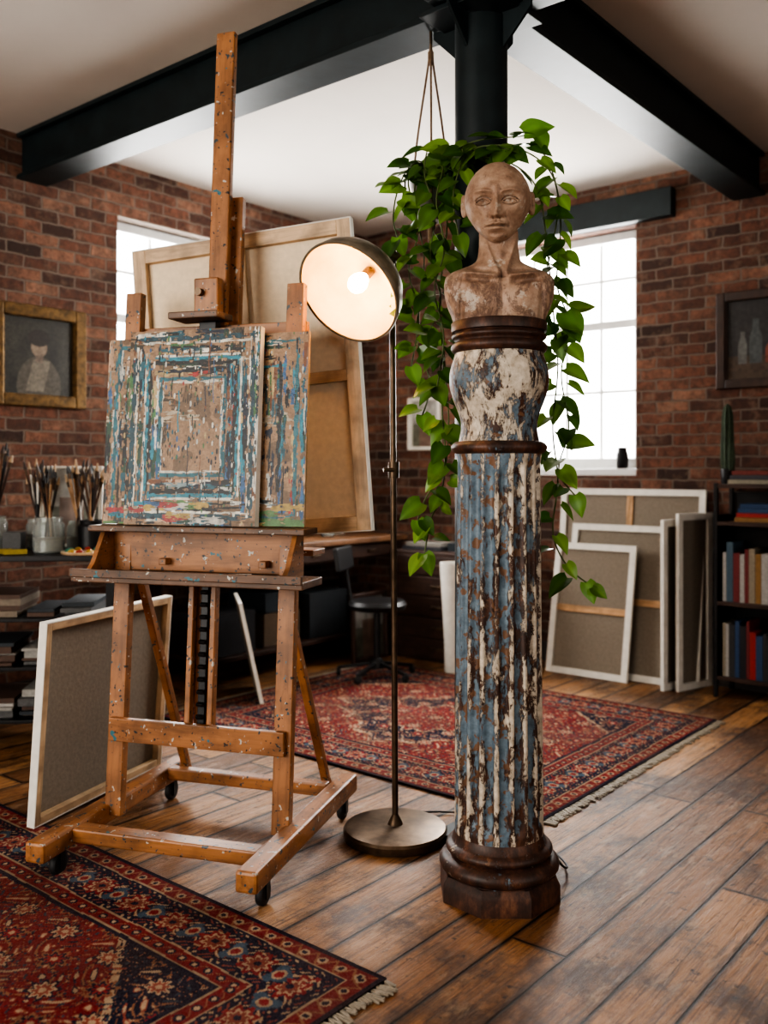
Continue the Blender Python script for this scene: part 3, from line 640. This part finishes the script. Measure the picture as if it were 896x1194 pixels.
def paintings(ny,nx,w,h,seed,conc,levs,lines):
    q=np.random.default_rng(seed)
    x=np.linspace(-w/2,w/2,nx); y=np.linspace(0,h,ny); X,Y=np.meshgrid(x,y)
    C=np.zeros((ny,nx,3)); base=np.array([.29,.175,.095]); n=vn(ny,nx,30,30,seed)*.5+vn(ny,nx,90,90,seed+1)*.5
    C[:]=base; C*= (.65+.6*n)[...,None]
    lo=vn(ny,nx,7,7,seed+9)*.6+vn(ny,nx,20,20,seed+8)*.4
    C[lo>.62]*=.55
    n2=vn(ny,nx,int(h*60),int(w*60),seed+2)
    pal=[(.010,.080,.11),(.012,.19,.26),(.46,.46,.42),(.60,.57,.50),(.008,.010,.012),(.008,.014,.030),(.015,.05,.028),(.16,.22,.23),(.03,.10,.23),(.15,.055,.02),(.42,.31,.14),(.30,.025,.02),(.05,.15,.05),(.42,.28,.18)]
    pw=np.array([5,4,3,2,7,5,4,1.8,2.2,2.6,1.4,.5,1.5,1.6]); pw/=pw.sum()
    def stroke(cx,cy,ln,wd,vert,colr,dens):
        if vert: u=(Y-cy)/ln; v=(X-cx)/wd
        else: u=(X-cx)/ln; v=(Y-cy)/wd
        m=(np.abs(u)<.5)&(np.abs(v)<1)
        if not m.any(): return
        sy=vn(ny,nx,*( (int(h*45),int(w*220)) if vert else (int(h*220),int(w*45)) ),int(q.integers(1e6)))
        al=(sy+.5*n2-.12 - .55*np.abs(v)**2 -.8*np.clip(np.abs(u)-.35,0,1)*3 > (1-dens))&m
        C[al]=np.array(colr)*(.6+.8*n2[al])[:,None]
    for k in range(30):
        stroke(q.uniform(-.5,.5)*w,q.uniform(0,1)*h,q.uniform(.05,.2),q.uniform(.02,.05),q.random()<.5,[(.05,.035,.02),(.03,.05,.045),(.16,.09,.04),(.02,.07,.09),(.35,.30,.22)][q.integers(5)],.42)
    for k in range(conc):
        vert=q.random()<.5; colr=pal[q.choice(len(pal),p=pw)]
        side=q.choice([-1,1]); lev=q.choice(levs)
        lw=.5*lev*w+q.normal(0,.006); lh=.5*lev*h+q.normal(0,.007)
        if vert: stroke(side*lw,h/2+q.uniform(-.92,.92)*lh,q.uniform(.05,.30)*h,q.uniform(.004,.015),True,colr,q.uniform(.5,.8))
        else: stroke(q.uniform(-.92,.92)*lw,h/2+side*lh,q.uniform(.06,.35)*w,q.uniform(.004,.015),False,colr,q.uniform(.5,.8))
    for sd in (-1,1):
        for lev,cc,wd in lines:
            stroke(sd*.5*lev*w,h/2,lev*h*1.05,wd,True,cc,.70); stroke(0,h/2+sd*.5*lev*h,lev*w*1.05,wd,False,cc,.70)
    for k in range(26):
        cx=q.uniform(-.5,.5)*w; cy=q.uniform(.2,1)*h; ln=q.uniform(.04,.16); m=(np.abs(X-cx-.002*np.sin(Y*60))<q.uniform(.0012,.0026))&(Y<cy)&(Y>cy-ln); C[m]=pal[q.choice(len(pal),p=pw)]
    for k in range(800):
        cx,cy=q.uniform(-w/2,w/2),q.uniform(0,h)
        r=q.uniform(.0008,.0045); colr=pal[q.choice(len(pal),p=pw)]
        m=((X-cx)**2+((Y-cy)/q.uniform(1,3.5))**2)<r*r; C[m]=colr
    for k in range(12): stroke(q.uniform(-.45,.45)*w,q.uniform(.0,.08),q.uniform(.08,.25)*w,.014,False,[(.30,.03,.03),(.07,.16,.05),(.36,.25,.06),(.42,.40,.36)][q.integers(4)],.7)
    return C
def board(name,w,h,t,loc,C,lean,edge,rotz):
    e=empty(name,loc,(lean,0,rotz))
    box('panel',(0,t/2+.0008,h/2),(w,t,h),edge,e,.0); grid('painted_face',w,h,C,M_OIL,e); return e
Me=Matrix.Translation(eo)@Matrix.Rotation(EROT,4,'Z')
lean=-math.atan(K)
board('paint_splattered_board',.82,.70,.012,Me@Vector((-.005,.305,1.199)),paintings(350,410,.82,.70,11,170,[.66,.78,.88,.97],[(.90,(.02,.12,.15),.010),(.74,(.012,.014,.016),.010)]),lean,W_TAN['z'],EROT)
board('abstract_canvas',.53,.72,.034,Me@Vector((-.03,.262,1.199)),paintings(480,354,.53,.72,23,170,[.56,.60,.78,.80,.96],[(.46,(.50,.48,.42),.006),(.49,(.010,.10,.13),.009),(.66,(.008,.010,.012),.011),(.70,(.012,.17,.23),.009),(.73,(.52,.50,.44),.005),(.87,(.55,.53,.46),.007),(.91,(.012,.05,.07),.012)]),lean,M_WHITE,EROT)
tr=empty('paint_brush',Me@Vector((.2,.2,1.024)),(0,0,EROT)); rod('handle',(-.12,0,.008),(.04,.03,.008),.004,M_WHITE,tr); rod('bristles',(.04,.03,.008),(.08,.037,.008),.006,M_BLACK,tr,12,.003)
tr=empty('paint_brush',Me@Vector((-.02,.18,1.024)),(0,0,EROT)); rod('handle',(-.1,0,.007),(.06,.02,.007),.004,W_DARK['z'],tr); rod('ferrule',(.06,.02,.007),(.1,.025,.007),.006,M_BRONZE,tr,12,.003)
# ---------------------------------------------------------------- canvases
def canvas(name,w,h,t,loc,rot,bars=(0,1),wood_=W_PALE,linen=M_LINEN,border=M_WHITE,bw=.04):
    e=empty(name,loc,rot)
    box('cloth',(0,t-.002,h/2),(w-.002,.004,h-.002),linen,e,0)
    for s in (-1,1): box('side_wrap_%d'%(s+1),(s*(w/2-.002),t/2,h/2),(.004,t,h),M_WHITE,e,0)
    box('top_wrap',(0,t/2,h-.002),(w-.008,t,.004),M_WHITE,e,0); box('bottom_wrap',(0,t/2,.002),(w-.008,t,.004),M_WHITE,e,0)
    d=t-.006; y=d/2+.0005
    for s in (-1,1): box('stile_%d'%(s+1),(s*(w/2-.004-bw/2),y,h/2),(bw,d,h-.008),border,e,.002)
    iw=w-.008-2*bw
    box('rail_top',(0,y,h-.004-bw/2),(iw,d,bw),border,e,.002); box('rail_bottom',(0,y,.004+bw/2),(iw,d,bw),border,e,.002)
    ih=h-.008-2*bw
    for i in range(bars[1]): box('crossbar_%d'%i,(0,y,.004+bw+ih*(i+1)/(bars[1]+1)),(iw,d*.7,.045),wood_,e,.002)
    for i in range(bars[0]): box('upright_bar_%d'%i,(-w/2+.004+bw+iw*(i+1)/(bars[0]+1),y+.003,h/2),(.045,d*.6,ih),wood_,e,.002)
    return e
canvas('stretched_canvas',.95,1.20,.034,Me@Vector((.09,.60,1.135)),(0,math.radians(-4.2),EROT),(1,1),W_TAN,M_LINEN2,W_TAN,.055)
ang=math.atan2(.775,.30)
canvas('stretched_canvas',.84,.80,.036,S(-1.20,3.97,.014),(math.radians(4.5),0,ROT+ang),(0,0),W_TAN,M_LINEN,W_TAN,.03)
E=-math.pi/2
canvas('stretched_canvas',.60,.90,.022,(5.68,2.93,.006),(math.radians(-10),0,E),(0,1))
canvas('stretched_canvas',.78,1.03,.022,(5.77,2.76,.006),(math.radians(-9),0,E),(0,1))
canvas('stretched_canvas',1.05,1.27,.022,(5.855,2.74,.006),(math.radians(-5.5),0,E),(1,1))
canvas('stretched_canvas',.36,1.08,.024,(5.80,2.31,.004),(0,0,math.radians(-14)),(0,0))
canvas('stretched_canvas',.34,1.12,.024,(5.83,2.225,.004),(0,0,math.radians(-16)),(0,0))
canvas('stretched_canvas',.50,.62,.022,(3.95,4.25,.006),(math.radians(-12),0,math.radians(52)),(0,1))
# ---------------------------------------------------------------- rugs
def rug(name,w,h,step,loc,seed,gain):
    nx,ny=int(w/step),int(h/step); x=np.linspace(0,w,nx); y=np.linspace(0,h,ny); X,Y=np.meshgrid(x,y)
    X=X+.010*(vn(ny,nx,int(h*12),int(w*12),seed+4)-.5)*((X>.03)&(X<w-.03)); Y=Y+.010*(vn(ny,nx,int(h*12),int(w*12),seed+5)-.5)*((Y>.03)&(Y<h-.03))
    red=np.array([.165,.016,.017]);navy=np.array([.011,.012,.028]);cream=np.array([.38,.27,.175]);tan=np.array([.24,.11,.06]);pink=np.array([.25,.068,.046]);teal=np.array([.03,.05,.07])
    C=np.zeros((ny,nx,3)); C[:]=red
    def put(m,c): C[m]=c
    ex=np.minimum(X,w-X); ey=np.minimum(Y,h-Y); e=np.minimum(ex,ey); s=np.where(ey<ex,X-w/2,Y-h/2)
    mx=np.abs(X-w/2); my=np.abs(Y-h/2)
    med=(mx/(w*.30)+my/(h*.30)); medw=med+.06*np.sin(14*np.arctan2(my/h,mx/w))
    put(medw<1,navy); put(np.abs(medw-1)<.03,cream); put(np.abs(medw-.93)<.012,tan); put(medw<.55,red*1.1); put(np.abs(medw-.55)<.02,cream)
    corner=((w/2-.3-mx)/(w*.2)+(h/2-.3-my)/(h*.18))
    put(corner<.95,navy); put(np.abs(corner-.97)<.035,cream)
    fa=np.sin(44*mx+2.8*np.sin(27*my))*np.sin(41*my+2.8*np.sin(25*mx))
    fb=np.sin(83*mx+2.2*np.sin(51*my+1))*np.sin(79*my+2.2*np.sin(57*mx))
    put(fb>.78,tan); put(fb<-.80,teal); put(fb>.92,cream)
    put(np.abs(fa)<.07,navy); put(np.abs(fa)<.035,tan)
    put(fa>.80,navy); put(fa>.90,cream*.9); put(fa<-.80,pink); put(fa<-.91,cream)
    p=.21
    for ox in (0,p/2):
        u=(mx+ox+p/2)%p-p/2; v=(my*.9+ox+p/2)%p-p/2; rr=np.hypot(u,v); an=np.arctan2(v,u); pet=1+.25*np.cos(8*an)
        a,b_=(navy,pink) if ox==0 else (tan,red*1.4)
        put(rr<.040*pet,a); put(rr<.031*pet,cream if ox==0 else navy); put(rr<.022*pet,b_); put(rr<.010,cream)
    def band(a,b,c): put((e>=a)&(e<b),c)
    B=.34
    band(0,B,navy); band(0,.018,navy*.8); band(.018,.075,red)
    m=(e>=.018)&(e<.075); u=(s+50)%.07-.035; v=e-.0465; rr=np.hypot(u,v)
    put(m&(np.abs(np.abs(u)-.02+v*.6)<.004),tan); put(m&(rr<.016),cream*.9); put(m&(rr<.009),navy)
    band(.075,.082,cream*.8); band(.082,.09,navy)
    m=(e>=.09)&(e<.255); p=.19; u=(s+50*p)%p-p/2; v=e-.1725; rr=np.hypot(u,v*1.1); an=np.arctan2(v,u)
    sub=np.sin(s*120+3*np.sin(e*70))*np.sin(e*130+2*np.sin(s*60)); put(m&(sub>.68),pink*.8); put(m&(sub<-.64),cream*.8)
    for phs in (.8,3.94):
        vine=np.abs(v-.045*np.sin(2*math.pi*s/p+phs)); put(m&(vine<.005),tan); put(m&(vine<.0028),cream)
    u2=(s+50*p+p/2)%p-p/2; r2=np.hypot(u2,v*.9); put(m&(r2<.036*(1+.3*np.cos(5*an))),teal*1.6); put(m&(r2<.022),cream*.85); put(m&(r2<.014),red*1.3)
    put(m&(rr<.054*(1+.2*np.cos(8*an))),red*1.2); put(m&(rr<.038*(1+.22*np.cos(8*an))),cream*.9); put(m&(rr<.029*(1+.2*np.cos(8*an))),pink*.8); put(m&(rr<.012),navy)
    band(.255,.262,cream*.8); band(.262,.315,red*1.05); m=(e>=.262)&(e<.315); u=(s+50)%.055-.0275; v=e-.289; rr=np.hypot(u,v)
    put(m&(rr<.015),navy); put(m&(rr<.008),cream); put(m&(np.abs(v-.012*np.sin(2*math.pi*s/.055))<.0025)&(rr>.016),tan)
    band(.315,.322,cream*.75); band(.322,B,navy)
    wear=vn(ny,nx,int(h*9),int(w*9),seed)*.5+vn(ny,nx,int(h*60),int(w*60),seed+1)*.5
    C*= (.62+.70*wear)[...,None]*gain
    gr=np.array([.12,.075,.06])*gain; k=(.34*vn(ny,nx,int(h*5),int(w*5),seed+2))[...,None]; C=C*(1-k)+gr*k
    C+= .025*(rng.random((ny,nx,1))-.5)
    e_=empty(name,loc); g_=grid('pile',w,h,np.clip(C,.003,1),M_RUG,e_,flat=True,loc=(0,0,.012))
    box('backing',(0,h/2,.0055),(w-.002,h-.002,.011),M_BLACK,e_,0)
    fr=[]
    for i in range(int(w/.009)):
        xx=-w/2+.005+i*.009
        for yy,sg in ((0,-1),(h,1)):
            ln=R.uniform(.03,.06); fr.append(((xx,yy+sg*ln/2,.006),(.0055,ln,.006),(.40,.34,.26),Matrix.Rotation(R.uniform(-.45,.45),4,'Z')))
    boxes('fringe',fr,M_ATTR,e_); return e_
rug('persian_rug',2.1,2.75,.0046,(1.96-1.05,1.605,0),3,1.05)
rug('persian_rug',1.93,2.46,.0068,(3.23+.965,1.85,0),9,1.12)
# ---------------------------------------------------------------- wall art
def portrait():
    ny,nx=150,120; y,x=np.mgrid[0:1:ny*1j,0:1:nx*1j]; C=np.zeros((ny,nx,3)); C[:]=(.03,.027,.02); C*=(.6+vn(ny,nx,6,6,3))[...,None]
    m=((x-.5)/.30)**2+((y-.12)/.38)**2<1; C[m]=(.08,.068,.05)
    m=(np.abs(x-.5-.25*(y-.3))<.12)&(y<.45)&(y>.05); C[m]=(.16,.135,.10)
    m=((x-.5)/.11)**2+((y-.62)/.13)**2<1; C[m]=(.22,.16,.11)
    m=((x-.5)/.15)**2+((y-.74)/.11)**2<1; C[m]=(.025,.018,.013)
    m=(np.abs(x-.5)<.05)&(np.abs(y-.47)<.05); C[m]=(.15,.11,.08)
    return C*(.7+.6*vn(ny,nx,40,40,8))[...,None]
def still():
    ny,nx=120,140; y,x=np.mgrid[0:1:ny*1j,0:1:nx*1j]; C=np.zeros((ny,nx,3)); C[:]=(.03,.028,.028); C[y<.3]=(.07,.045,.03)
    for cx,wd,hh,c in ((.2,.05,.4,(.12,.12,.11)),(.35,.07,.55,(.07,.08,.08)),(.55,.09,.3,(.2,.05,.03)),(.75,.06,.5,(.14,.12,.08))):
        m=(np.abs(x-cx)<wd*(1-.5*np.clip((y-.2-hh*.6)/.1,0,1)))&(y>.2)&(y<.2+hh); C[m]=c
    return C*(.7+.6*vn(ny,nx,30,30,2))[...,None]
def landscape():
    ny,nx=60,60; y,x=np.mgrid[0:1:ny*1j,0:1:nx*1j]; C=np.zeros((ny,nx,3)); C[:]=(.38,.37,.34); C[y<.5]=(.13,.13,.10); C[(y<.62)&(np.abs(x-.5)<.2)]=(.2,.13,.10); return C*(.7+.6*vn(ny,nx,12,12,2))[...,None]
def frame(name,loc,rz,w,h,fw,mat,C,tilt=0):
    e=empty(name,loc,(tilt,0,rz)); iw,ih=w-2*fw,h-2*fw
    g=grid('picture',iw+.01,ih+.01,C,M_OIL,e,loc=(0,-.012,fw-.005)); box('back',(0,-.004,h/2),(w-.01,.008,h-.01),M_BLACK,e,0)
    for s in (-1,1): box('frame_side_%d'%(s+1),(s*(w/2-fw/2),-.02,h/2),(fw,.036,h),mat,e,.008)
    box('frame_top',(0,-.02,h-fw/2),(iw,.036,fw),mat,e,.008); box('frame_bottom',(0,-.02,fw/2),(iw,.036,fw),mat,e,.008)
    for s in (-1,1): box('slip_%d'%(s+1),(s*(iw/2-.005),-.016,h/2),(.01,.02,ih),mat,e,.002)
    return e
frame('gilt_framed_portrait',(3.0,YN,1.78),0,.62,.61,.075,M_GOLD,portrait())
frame('framed_still_life',(XE,1.83,1.92),E,.66,.62,.06,W_DARK['z'],still())
frame('framed_picture',(XE,4.53,1.56),E,.33,.43,.03,M_WHITE,landscape())
# ---------------------------------------------------------------- bookcase
bc=empty('metal_bookcase',(5.86,1.55,0)); bd,bw_,bh=.30,1.04,1.32
for sx in (-1,1):
    for sy in (-1,1): box('post_%d%d'%(sx+1,sy+1),(sx*(bd/2-.012),sy*(bw_/2-.012),bh/2),(.024,.024,bh),M_BLACK,bc,.002)
for i,z in enumerate((.12,.58,1.07,1.30)):
    box('shelf_%d'%i,(0,0,z),(bd-.002,bw_-.002,.025),W_DARK,bc,.002)
box('side_panel',(0,bw_/2-.006,.62),(bd-.05,.006,1.0),M_BLACK,bc,.001)
box('brace',( bd/2-.006,0,.66),(.006,bw_-.05,1.2),M_BLACK,bc,0)
bl=[]; pal=[(.38,.03,.025),(.40,.36,.30),(.03,.07,.16),(.04,.04,.04),(.07,.12,.16),(.30,.25,.18),(.20,.03,.03),(.04,.12,.08),(.42,.40,.37),(.02,.02,.025),(.30,.16,.05)]
for z,hh in ((.1335,.36),(.5935,.40)):
    yy=.47
    while yy>-.47:
        t=R.uniform(.018,.045); h=hh*R.uniform(.72,1.0); dp=R.uniform(.17,.23)
        bl.append(((-.02-(.23-dp)/2,yy-t/2,z+h/2),(dp,t-.002,h),R.choice(pal))); yy-=t
for i in range(4): bl.append(((-.02,.25,1.084+.0125+.028*i),(.22-.01*i,.30-.02*i,.026),R.choice(pal)))
for i in range(3): bl.append(((-.02,.30,1.313+.014+.028*i),(.22-.01*i,.28-.02*i,.026),[(.3,.27,.2),(.06,.06,.07),(.2,.04,.03)][i]))
bk=boxes('books',bl,M_ATTR,bc)
v=empty('dried_cactus_plant',(5.84,2.03,1.313)); lathe('pot',[(0,.035),(.01,.038),(.09,.042),(.095,.04)],28,M_BLACK,v)
def ribb(z,ph,r): return r*(1+.13*math.cos(8*ph))
M_CACT=plain('cactus_green',(.03,.05,.025),.7,0,.4,30,.3)
for i,(x,y,h,rr) in enumerate(((0,0,.50,.036),(.03,.028,.34,.024),(-.02,-.03,.26,.022))):
    lathe('stem_%d'%i,[(.085,rr*.8),(.12,rr),(h*.5,rr*1.05),(h*.85,rr*.9),(h*.96,rr*.6),(h,.004)],48,M_CACT,v,ribb,loc=(x,y,0))
v=empty('sill_jar',(XE+.04,2.84,wb[2]+.05)); lathe('body',[(0,.035),(.01,.042),(.10,.044),(.12,.035),(.15,.033),(.15,.028)],28,M_BLACK,v)
# ---------------------------------------------------------------- workbench in the back corner
wbz=.90
wk=empty('workbench',(4.70,4.80,0)); box('top',(0,0,wbz-.02),(2.0,.68,.04),W_DESK,wk,.006)
for sx in (-1,1):
    for sy in (-1,1): box('leg_%d%d'%(sx+1,sy+1),(sx*.93,sy*.27,(wbz-.04)/2),(.06,.06,wbz-.04),W_DARK,wk)
box('apron',(0,-.29,wbz-.10),(1.8,.02,.12),W_DARK,wk); box('low_shelf',(0,0,.18),(1.8,.5,.03),W_DARK,wk)
for i in range(3): box('drawer_%d'%i,(-.6+.6*i,-.305,wbz-.10),(.5,.012,.09),W_DARK,wk,.003); box('pull_%d'%i,(-.6+.6*i,-.318,wbz-.10),(.08,.014,.014),M_BRONZE,wk,.002)
boxes('storage_boxes',[((4.02,4.8,.335),(.4,.42,.27),(.03,.03,.035)),((4.5,4.82,.31),(.34,.4,.22),(.12,.08,.05)),((4.95,4.8,.36),(.4,.4,.32),(.025,.03,.035)),((5.38,4.8,.30),(.35,.4,.20),(.10,.09,.08)),((4.5,4.82,.49),(.3,.38,.13),(.03,.04,.05))],M_ATTR)
cab=empty('plan_chest',(5.72,3.97,0)); box('carcass',(0,0,.40),(.56,.92,.80),W_DARK,cab,.006)
for i in range(5): box('drawer_%d'%i,(-.285,0,.10+.15*i),(.02,.86,.135),W_DARK,cab,.004); box('pull_%d'%i,(-.302,0,.10+.15*i),(.014,.12,.02),M_BRONZE,cab,.002)
st=empty('swivel_chair',(4.78,4.0,0),(0,0,math.radians(25))); lathe('seat',[(.46,.15),(.47,.19),(.50,.20),(.525,.18),(.53,.12)],36,M_BLACK,st); rod('gas_stem',(0,0,.10),(0,0,.46),.022,M_BLACK,st)
bar('back_stem',(0,.17,.47),(0,.23,.82),.03,.012,M_BLACK,st); box('backrest',(0,.235,.80),(.34,.035,.16),M_BLACK,st,.012,(math.radians(-8),0,0))
lathe('foot_hub',[(.07,.05),(.12,.045),(.14,.028)],24,M_BLACK,st)
for i in range(5):
    a=i*math.pi*.4+.4; c,s=math.cos(a),math.sin(a); bar('star_leg_%d'%i,(.03*c,.03*s,.105),(.27*c,.27*s,.065),.03,.02,M_BLACK,st,.004,(-s,c,0))
    lathe('caster_%d'%i,[(-.012,.02),(-.008,.026),(.008,.026),(.012,.02)],20,M_RUBBER,st,loc=(.265*c,.265*s,.04),rot=(0,math.pi/2,a))
v=empty('tall_white_vase',(5.25,3.72,0)); lathe('body',[(0,.045),(.01,.05),(.2,.052),(.45,.065),(.70,.08),(.76,.082),(.76,.074),(.6,.06),(.05,.04)],40,M_WHITE,v)
frame('framed_sketch',(5.18,4.415,.004),0,.40,.5,.03,W_DARK['z'],landscape()*.6,tilt=math.radians(-2.5))
def jar(name,loc,r,h,brushes,mat=M_GLASS,hl=.28):
    e=empty(name,loc); lathe('jar',[(0,r*.9),(.006,r),(h*.8,r),(h*.88,r*.85),(h,r*.88),(h,r*.8),(h*.85,r*.8),(.012,r*.92),(.010,.001)],32,mat,e,cap=False)
    rod('water',(0,0,.012),(0,0,h*.45),r*.88,M_CLAYPOT,e)
    for i in range(brushes):
        a=R.uniform(0,6.28); q=R.uniform(.3,.75)*r; tl=R.uniform(.2,.9); ln=R.uniform(.8,1.15)*hl; dx,dy=math.cos(a),math.sin(a)
        b=Vector((-dx*q*.5,-dy*q*.5,h*.46)); d=Vector((dx*tl*.3,dy*tl*.3,1)).normalized(); t1=b+d*ln*.75; rr=R.uniform(.004,.0065)
        rod('handle_%d'%i,b,t1,rr,R.choice([W_PALE['z'],W_DARK['z'],W_DESK['z'],M_BLACK,M_WHITE]),e,10)
        rod('ferrule_%d'%i,t1,t1+d*.03,rr*1.3,M_BRONZE,e,10); rod('bristle_%d'%i,t1+d*.03,t1+d*.07,rr*2,R.choice([M_BLACK,W_DARK['z'],W_TAN['z']]),e,10,.003)
    return e
jar('brush_jar',(5.1,4.75,wbz),.05,.13,7); jar('brush_jar',(4.2,4.7,wbz),.05,.13,6)
pt=empty('potted_plant',(5.3,4.85,wbz)); lathe('pot',[(0,.06),(.01,.065),(.13,.085),(.14,.085),(.135,.075)],28,M_CLAYPOT,pt)
LV.clear();LF.clear();LC.clear()
for i in range(60):
    a=R.uniform(0,6.28); b=Vector((R.uniform(-.05,.05),R.uniform(-.05,.05),.15+R.uniform(0,.32))); add_leaf(b,Vector((math.cos(a),math.sin(a),R.uniform(-.2,.8))),Vector((0,0,1)),R.uniform(.07,.13),(.02,.05,.02))
pf=obj('foliage',LV,LF,M_LEAF,pt,True); setcol(pf,LC)
for i in range(5): rod('stem_%d'%i,(.01*i-.02,0,.1),(.03*i-.06,.02*(i%3-1),.42),.004,M_STEM,pt,8)
boxes('stacked_books',[((5.68,4.2,.8135),(.3,.36,.025),(.05,.05,.06)),((5.68,4.2,.84),(.26,.32,.025),(.3,.28,.25)),((5.70,3.85,.83),(.24,.28,.06),(.03,.04,.05)),((5.75,3.85,.93),(.1,.26,.14),(.09,.10,.10))],M_ATTR)
# ---------------------------------------------------------------- supply cart at left
ct=S(-1.93,4.80); cr=ROT+math.radians(5); cart=empty('supply_cart',ct,(0,0,cr)); cw,cd,cz=1.16,.55,.98
box('top',(0,0,cz-.015),(cw,cd,.03),M_BLACK,cart,.004)
for sx in (-1,1):
    for sy in (-1,1): box('leg_%d%d'%(sx+1,sy+1),(sx*(cw/2-.03),sy*(cd/2-.03),(cz-.03)/2),(.035,.035,cz-.03),M_BLACK,cart)
for i,z in enumerate((.16,.42,.66)): box('shelf_%d'%i,(0,0,z),(cw-.04,cd-.04,.018),M_BLACK,cart)
Mc=Matrix.Translation(ct)@Matrix.Rotation(cr,4,'Z')
def onc(x,y,z): return Mc@Vector((x,y,z))
its=[]
for z0 in (.17,.43,.67):
    xx=-.5
    while xx<.45:
        w=R.uniform(.12,.26); n=R.randint(2,6); zz=z0
        for k in range(n):
            t=R.uniform(.012,.04)
            if zz+t>z0+.2: break
            its.append(((xx+w/2,R.uniform(-.06,.0),zz+t/2),(w*R.uniform(.8,1),.34,t-.002),R.choice([(.4,.39,.36),(.12,.12,.12),(.25,.2,.15),(.04,.05,.06),(.5,.48,.45),(.12,.07,.05)]))); zz+=t
        xx+=w+.02
boxes('paper_stacks',its,M_ATTR,cart)
for (x,y,r,h,n,hl) in ((.22,-.12,.078,.18,22,.36),(.41,-.02,.068,.16,20,.37),(.10,.12,.06,.16,14,.40),(.31,.12,.06,.15,14,.42),(.50,.14,.055,.14,12,.36),(-.1,0.05,.065,.18,14,.50),(-.35,.0,.06,.14,8,.4)):
    jar('brush_jar',onc(x,y,cz),r,h,n,M_GLASS if x!=.41 else M_BLACK,hl)
boxes('paint_tins',[((.02,-.02,cz+.05),(.09,.09,.10),(.10,.10,.10)),((.53,-.02,cz+.035),(.07,.10,.07),(.25,.05,.03)),((-.22,.02,cz+.06),(.10,.10,.12),(.05,.06,.08))],M_ATTR,cart)
pal_=empty('paint_palette',onc(.42,-.18,cz+.001),(0,0,cr)); lathe('slab',[(0,.12),(.008,.125),(.012,.12)],40,W_TAN['x'],pal_)
for i in range(11):
    a=i*.57; lathe('dab_%d'%i,[(.012,.020),(.02,.017),(.028,.004)],14,plain('dab%d'%i,R.choice([(.3,.04,.03),(.03,.1,.3),(.6,.58,.5),(.4,.25,.04),(.03,.15,.1)]),.3,0,.05),pal_,loc=(.085*math.cos(a),.085*math.sin(a),0))
boxes('paint_tubes',[((x,y,cz+.014),(.11,.028,.024),R.choice([(.5,.5,.48),(.3,.05,.04),(.05,.1,.25),(.4,.3,.05)]),Matrix.Rotation(R.uniform(-1,1),4,'Z')) for x,y in ((.08,-.2),(-.0,-.18),(-.12,-.2),(-.25,-.17),(-.4,-.2))],M_ATTR,cart)
frame('framed_picture',onc(.24,.265,cz),cr,.34,.44,.015,M_WHITE,landscape(),tilt=math.radians(-3))
# ---------------------------------------------------------------- lights
def area(name,loc,rot,sx,sy,e,c=(1,1,1)):
    l=D.lights.new(name,'AREA'); l.shape='RECTANGLE'; l.size=sx; l.size_y=sy; l.energy=e; l.color=c
    o=D.objects.new(name,l); col.objects.link(o); o.location=loc; o.rotation_euler=rot; return o
area('daylight_east',(XE+.75,(wb[0]+wb[1])/2,2.4),(0,math.radians(90),0),2.6,2.4,470,(1,.985,.96))
area('daylight_north',((wa[0]+wa[1])/2,YN+.75,2.4),(math.radians(-90),0,0),2.2,2.6,340,(1,.985,.96))
area('added_key_west',(X0-.4,(WW[0]+WW[1])/2,2.0),(0,math.radians(-90),0),2.2,3.4,235,(1,.94,.86))  # added key light for the bust, behind the camera to the left
area('added_fill_south',((WS[0]+WS[1])/2,Y0-.4,2.0),(math.radians(90),0,0),5.4,2.2,60,(1,.94,.86))  # added weak fill light from behind the camera
w=D.worlds.new('sky'); bpy.context.scene.world=w; w.use_nodes=True; nt=w.node_tree; bg=nt.nodes['Background']
# overcast sky, brighter on the north-east side of the building
tc=N(nt,'ShaderNodeTexCoord'); dt=N(nt,'ShaderNodeVectorMath',operation='DOT_PRODUCT'); L(nt,tc.outputs['Generated'],dt.inputs[0]); dt.inputs[1].default_value=(.707,.707,0)
mr=N(nt,'ShaderNodeMapRange'); L(nt,dt.outputs['Value'],mr.inputs[0]); mr.inputs[1].default_value=-.1; mr.inputs[2].default_value=.5; mr.inputs[3].default_value=.7; mr.inputs[4].default_value=6.5
L(nt,mr.outputs[0],bg.inputs[1]); bg.inputs[0].default_value=(1,.985,.96,1)
# ---------------------------------------------------------------- camera
cam=D.cameras.new('camera'); co=D.objects.new('camera',cam); col.objects.link(co)
co.location=(0,0,1.4); co.rotation_euler=(math.pi/2,0,ROT)
cam.sensor_fit='VERTICAL'; cam.sensor_height=36; cam.sensor_width=27; cam.lens=1081/1194*36
cam.shift_y=-(597-548)/1194
cam.dof.use_dof=True; cam.dof.focus_distance=3.1; cam.dof.aperture_fstop=1.8
bpy.context.scene.camera=co
bpy.context.scene.view_settings.look='AgX - High Contrast'
bpy.context.scene.view_settings.exposure=0.38
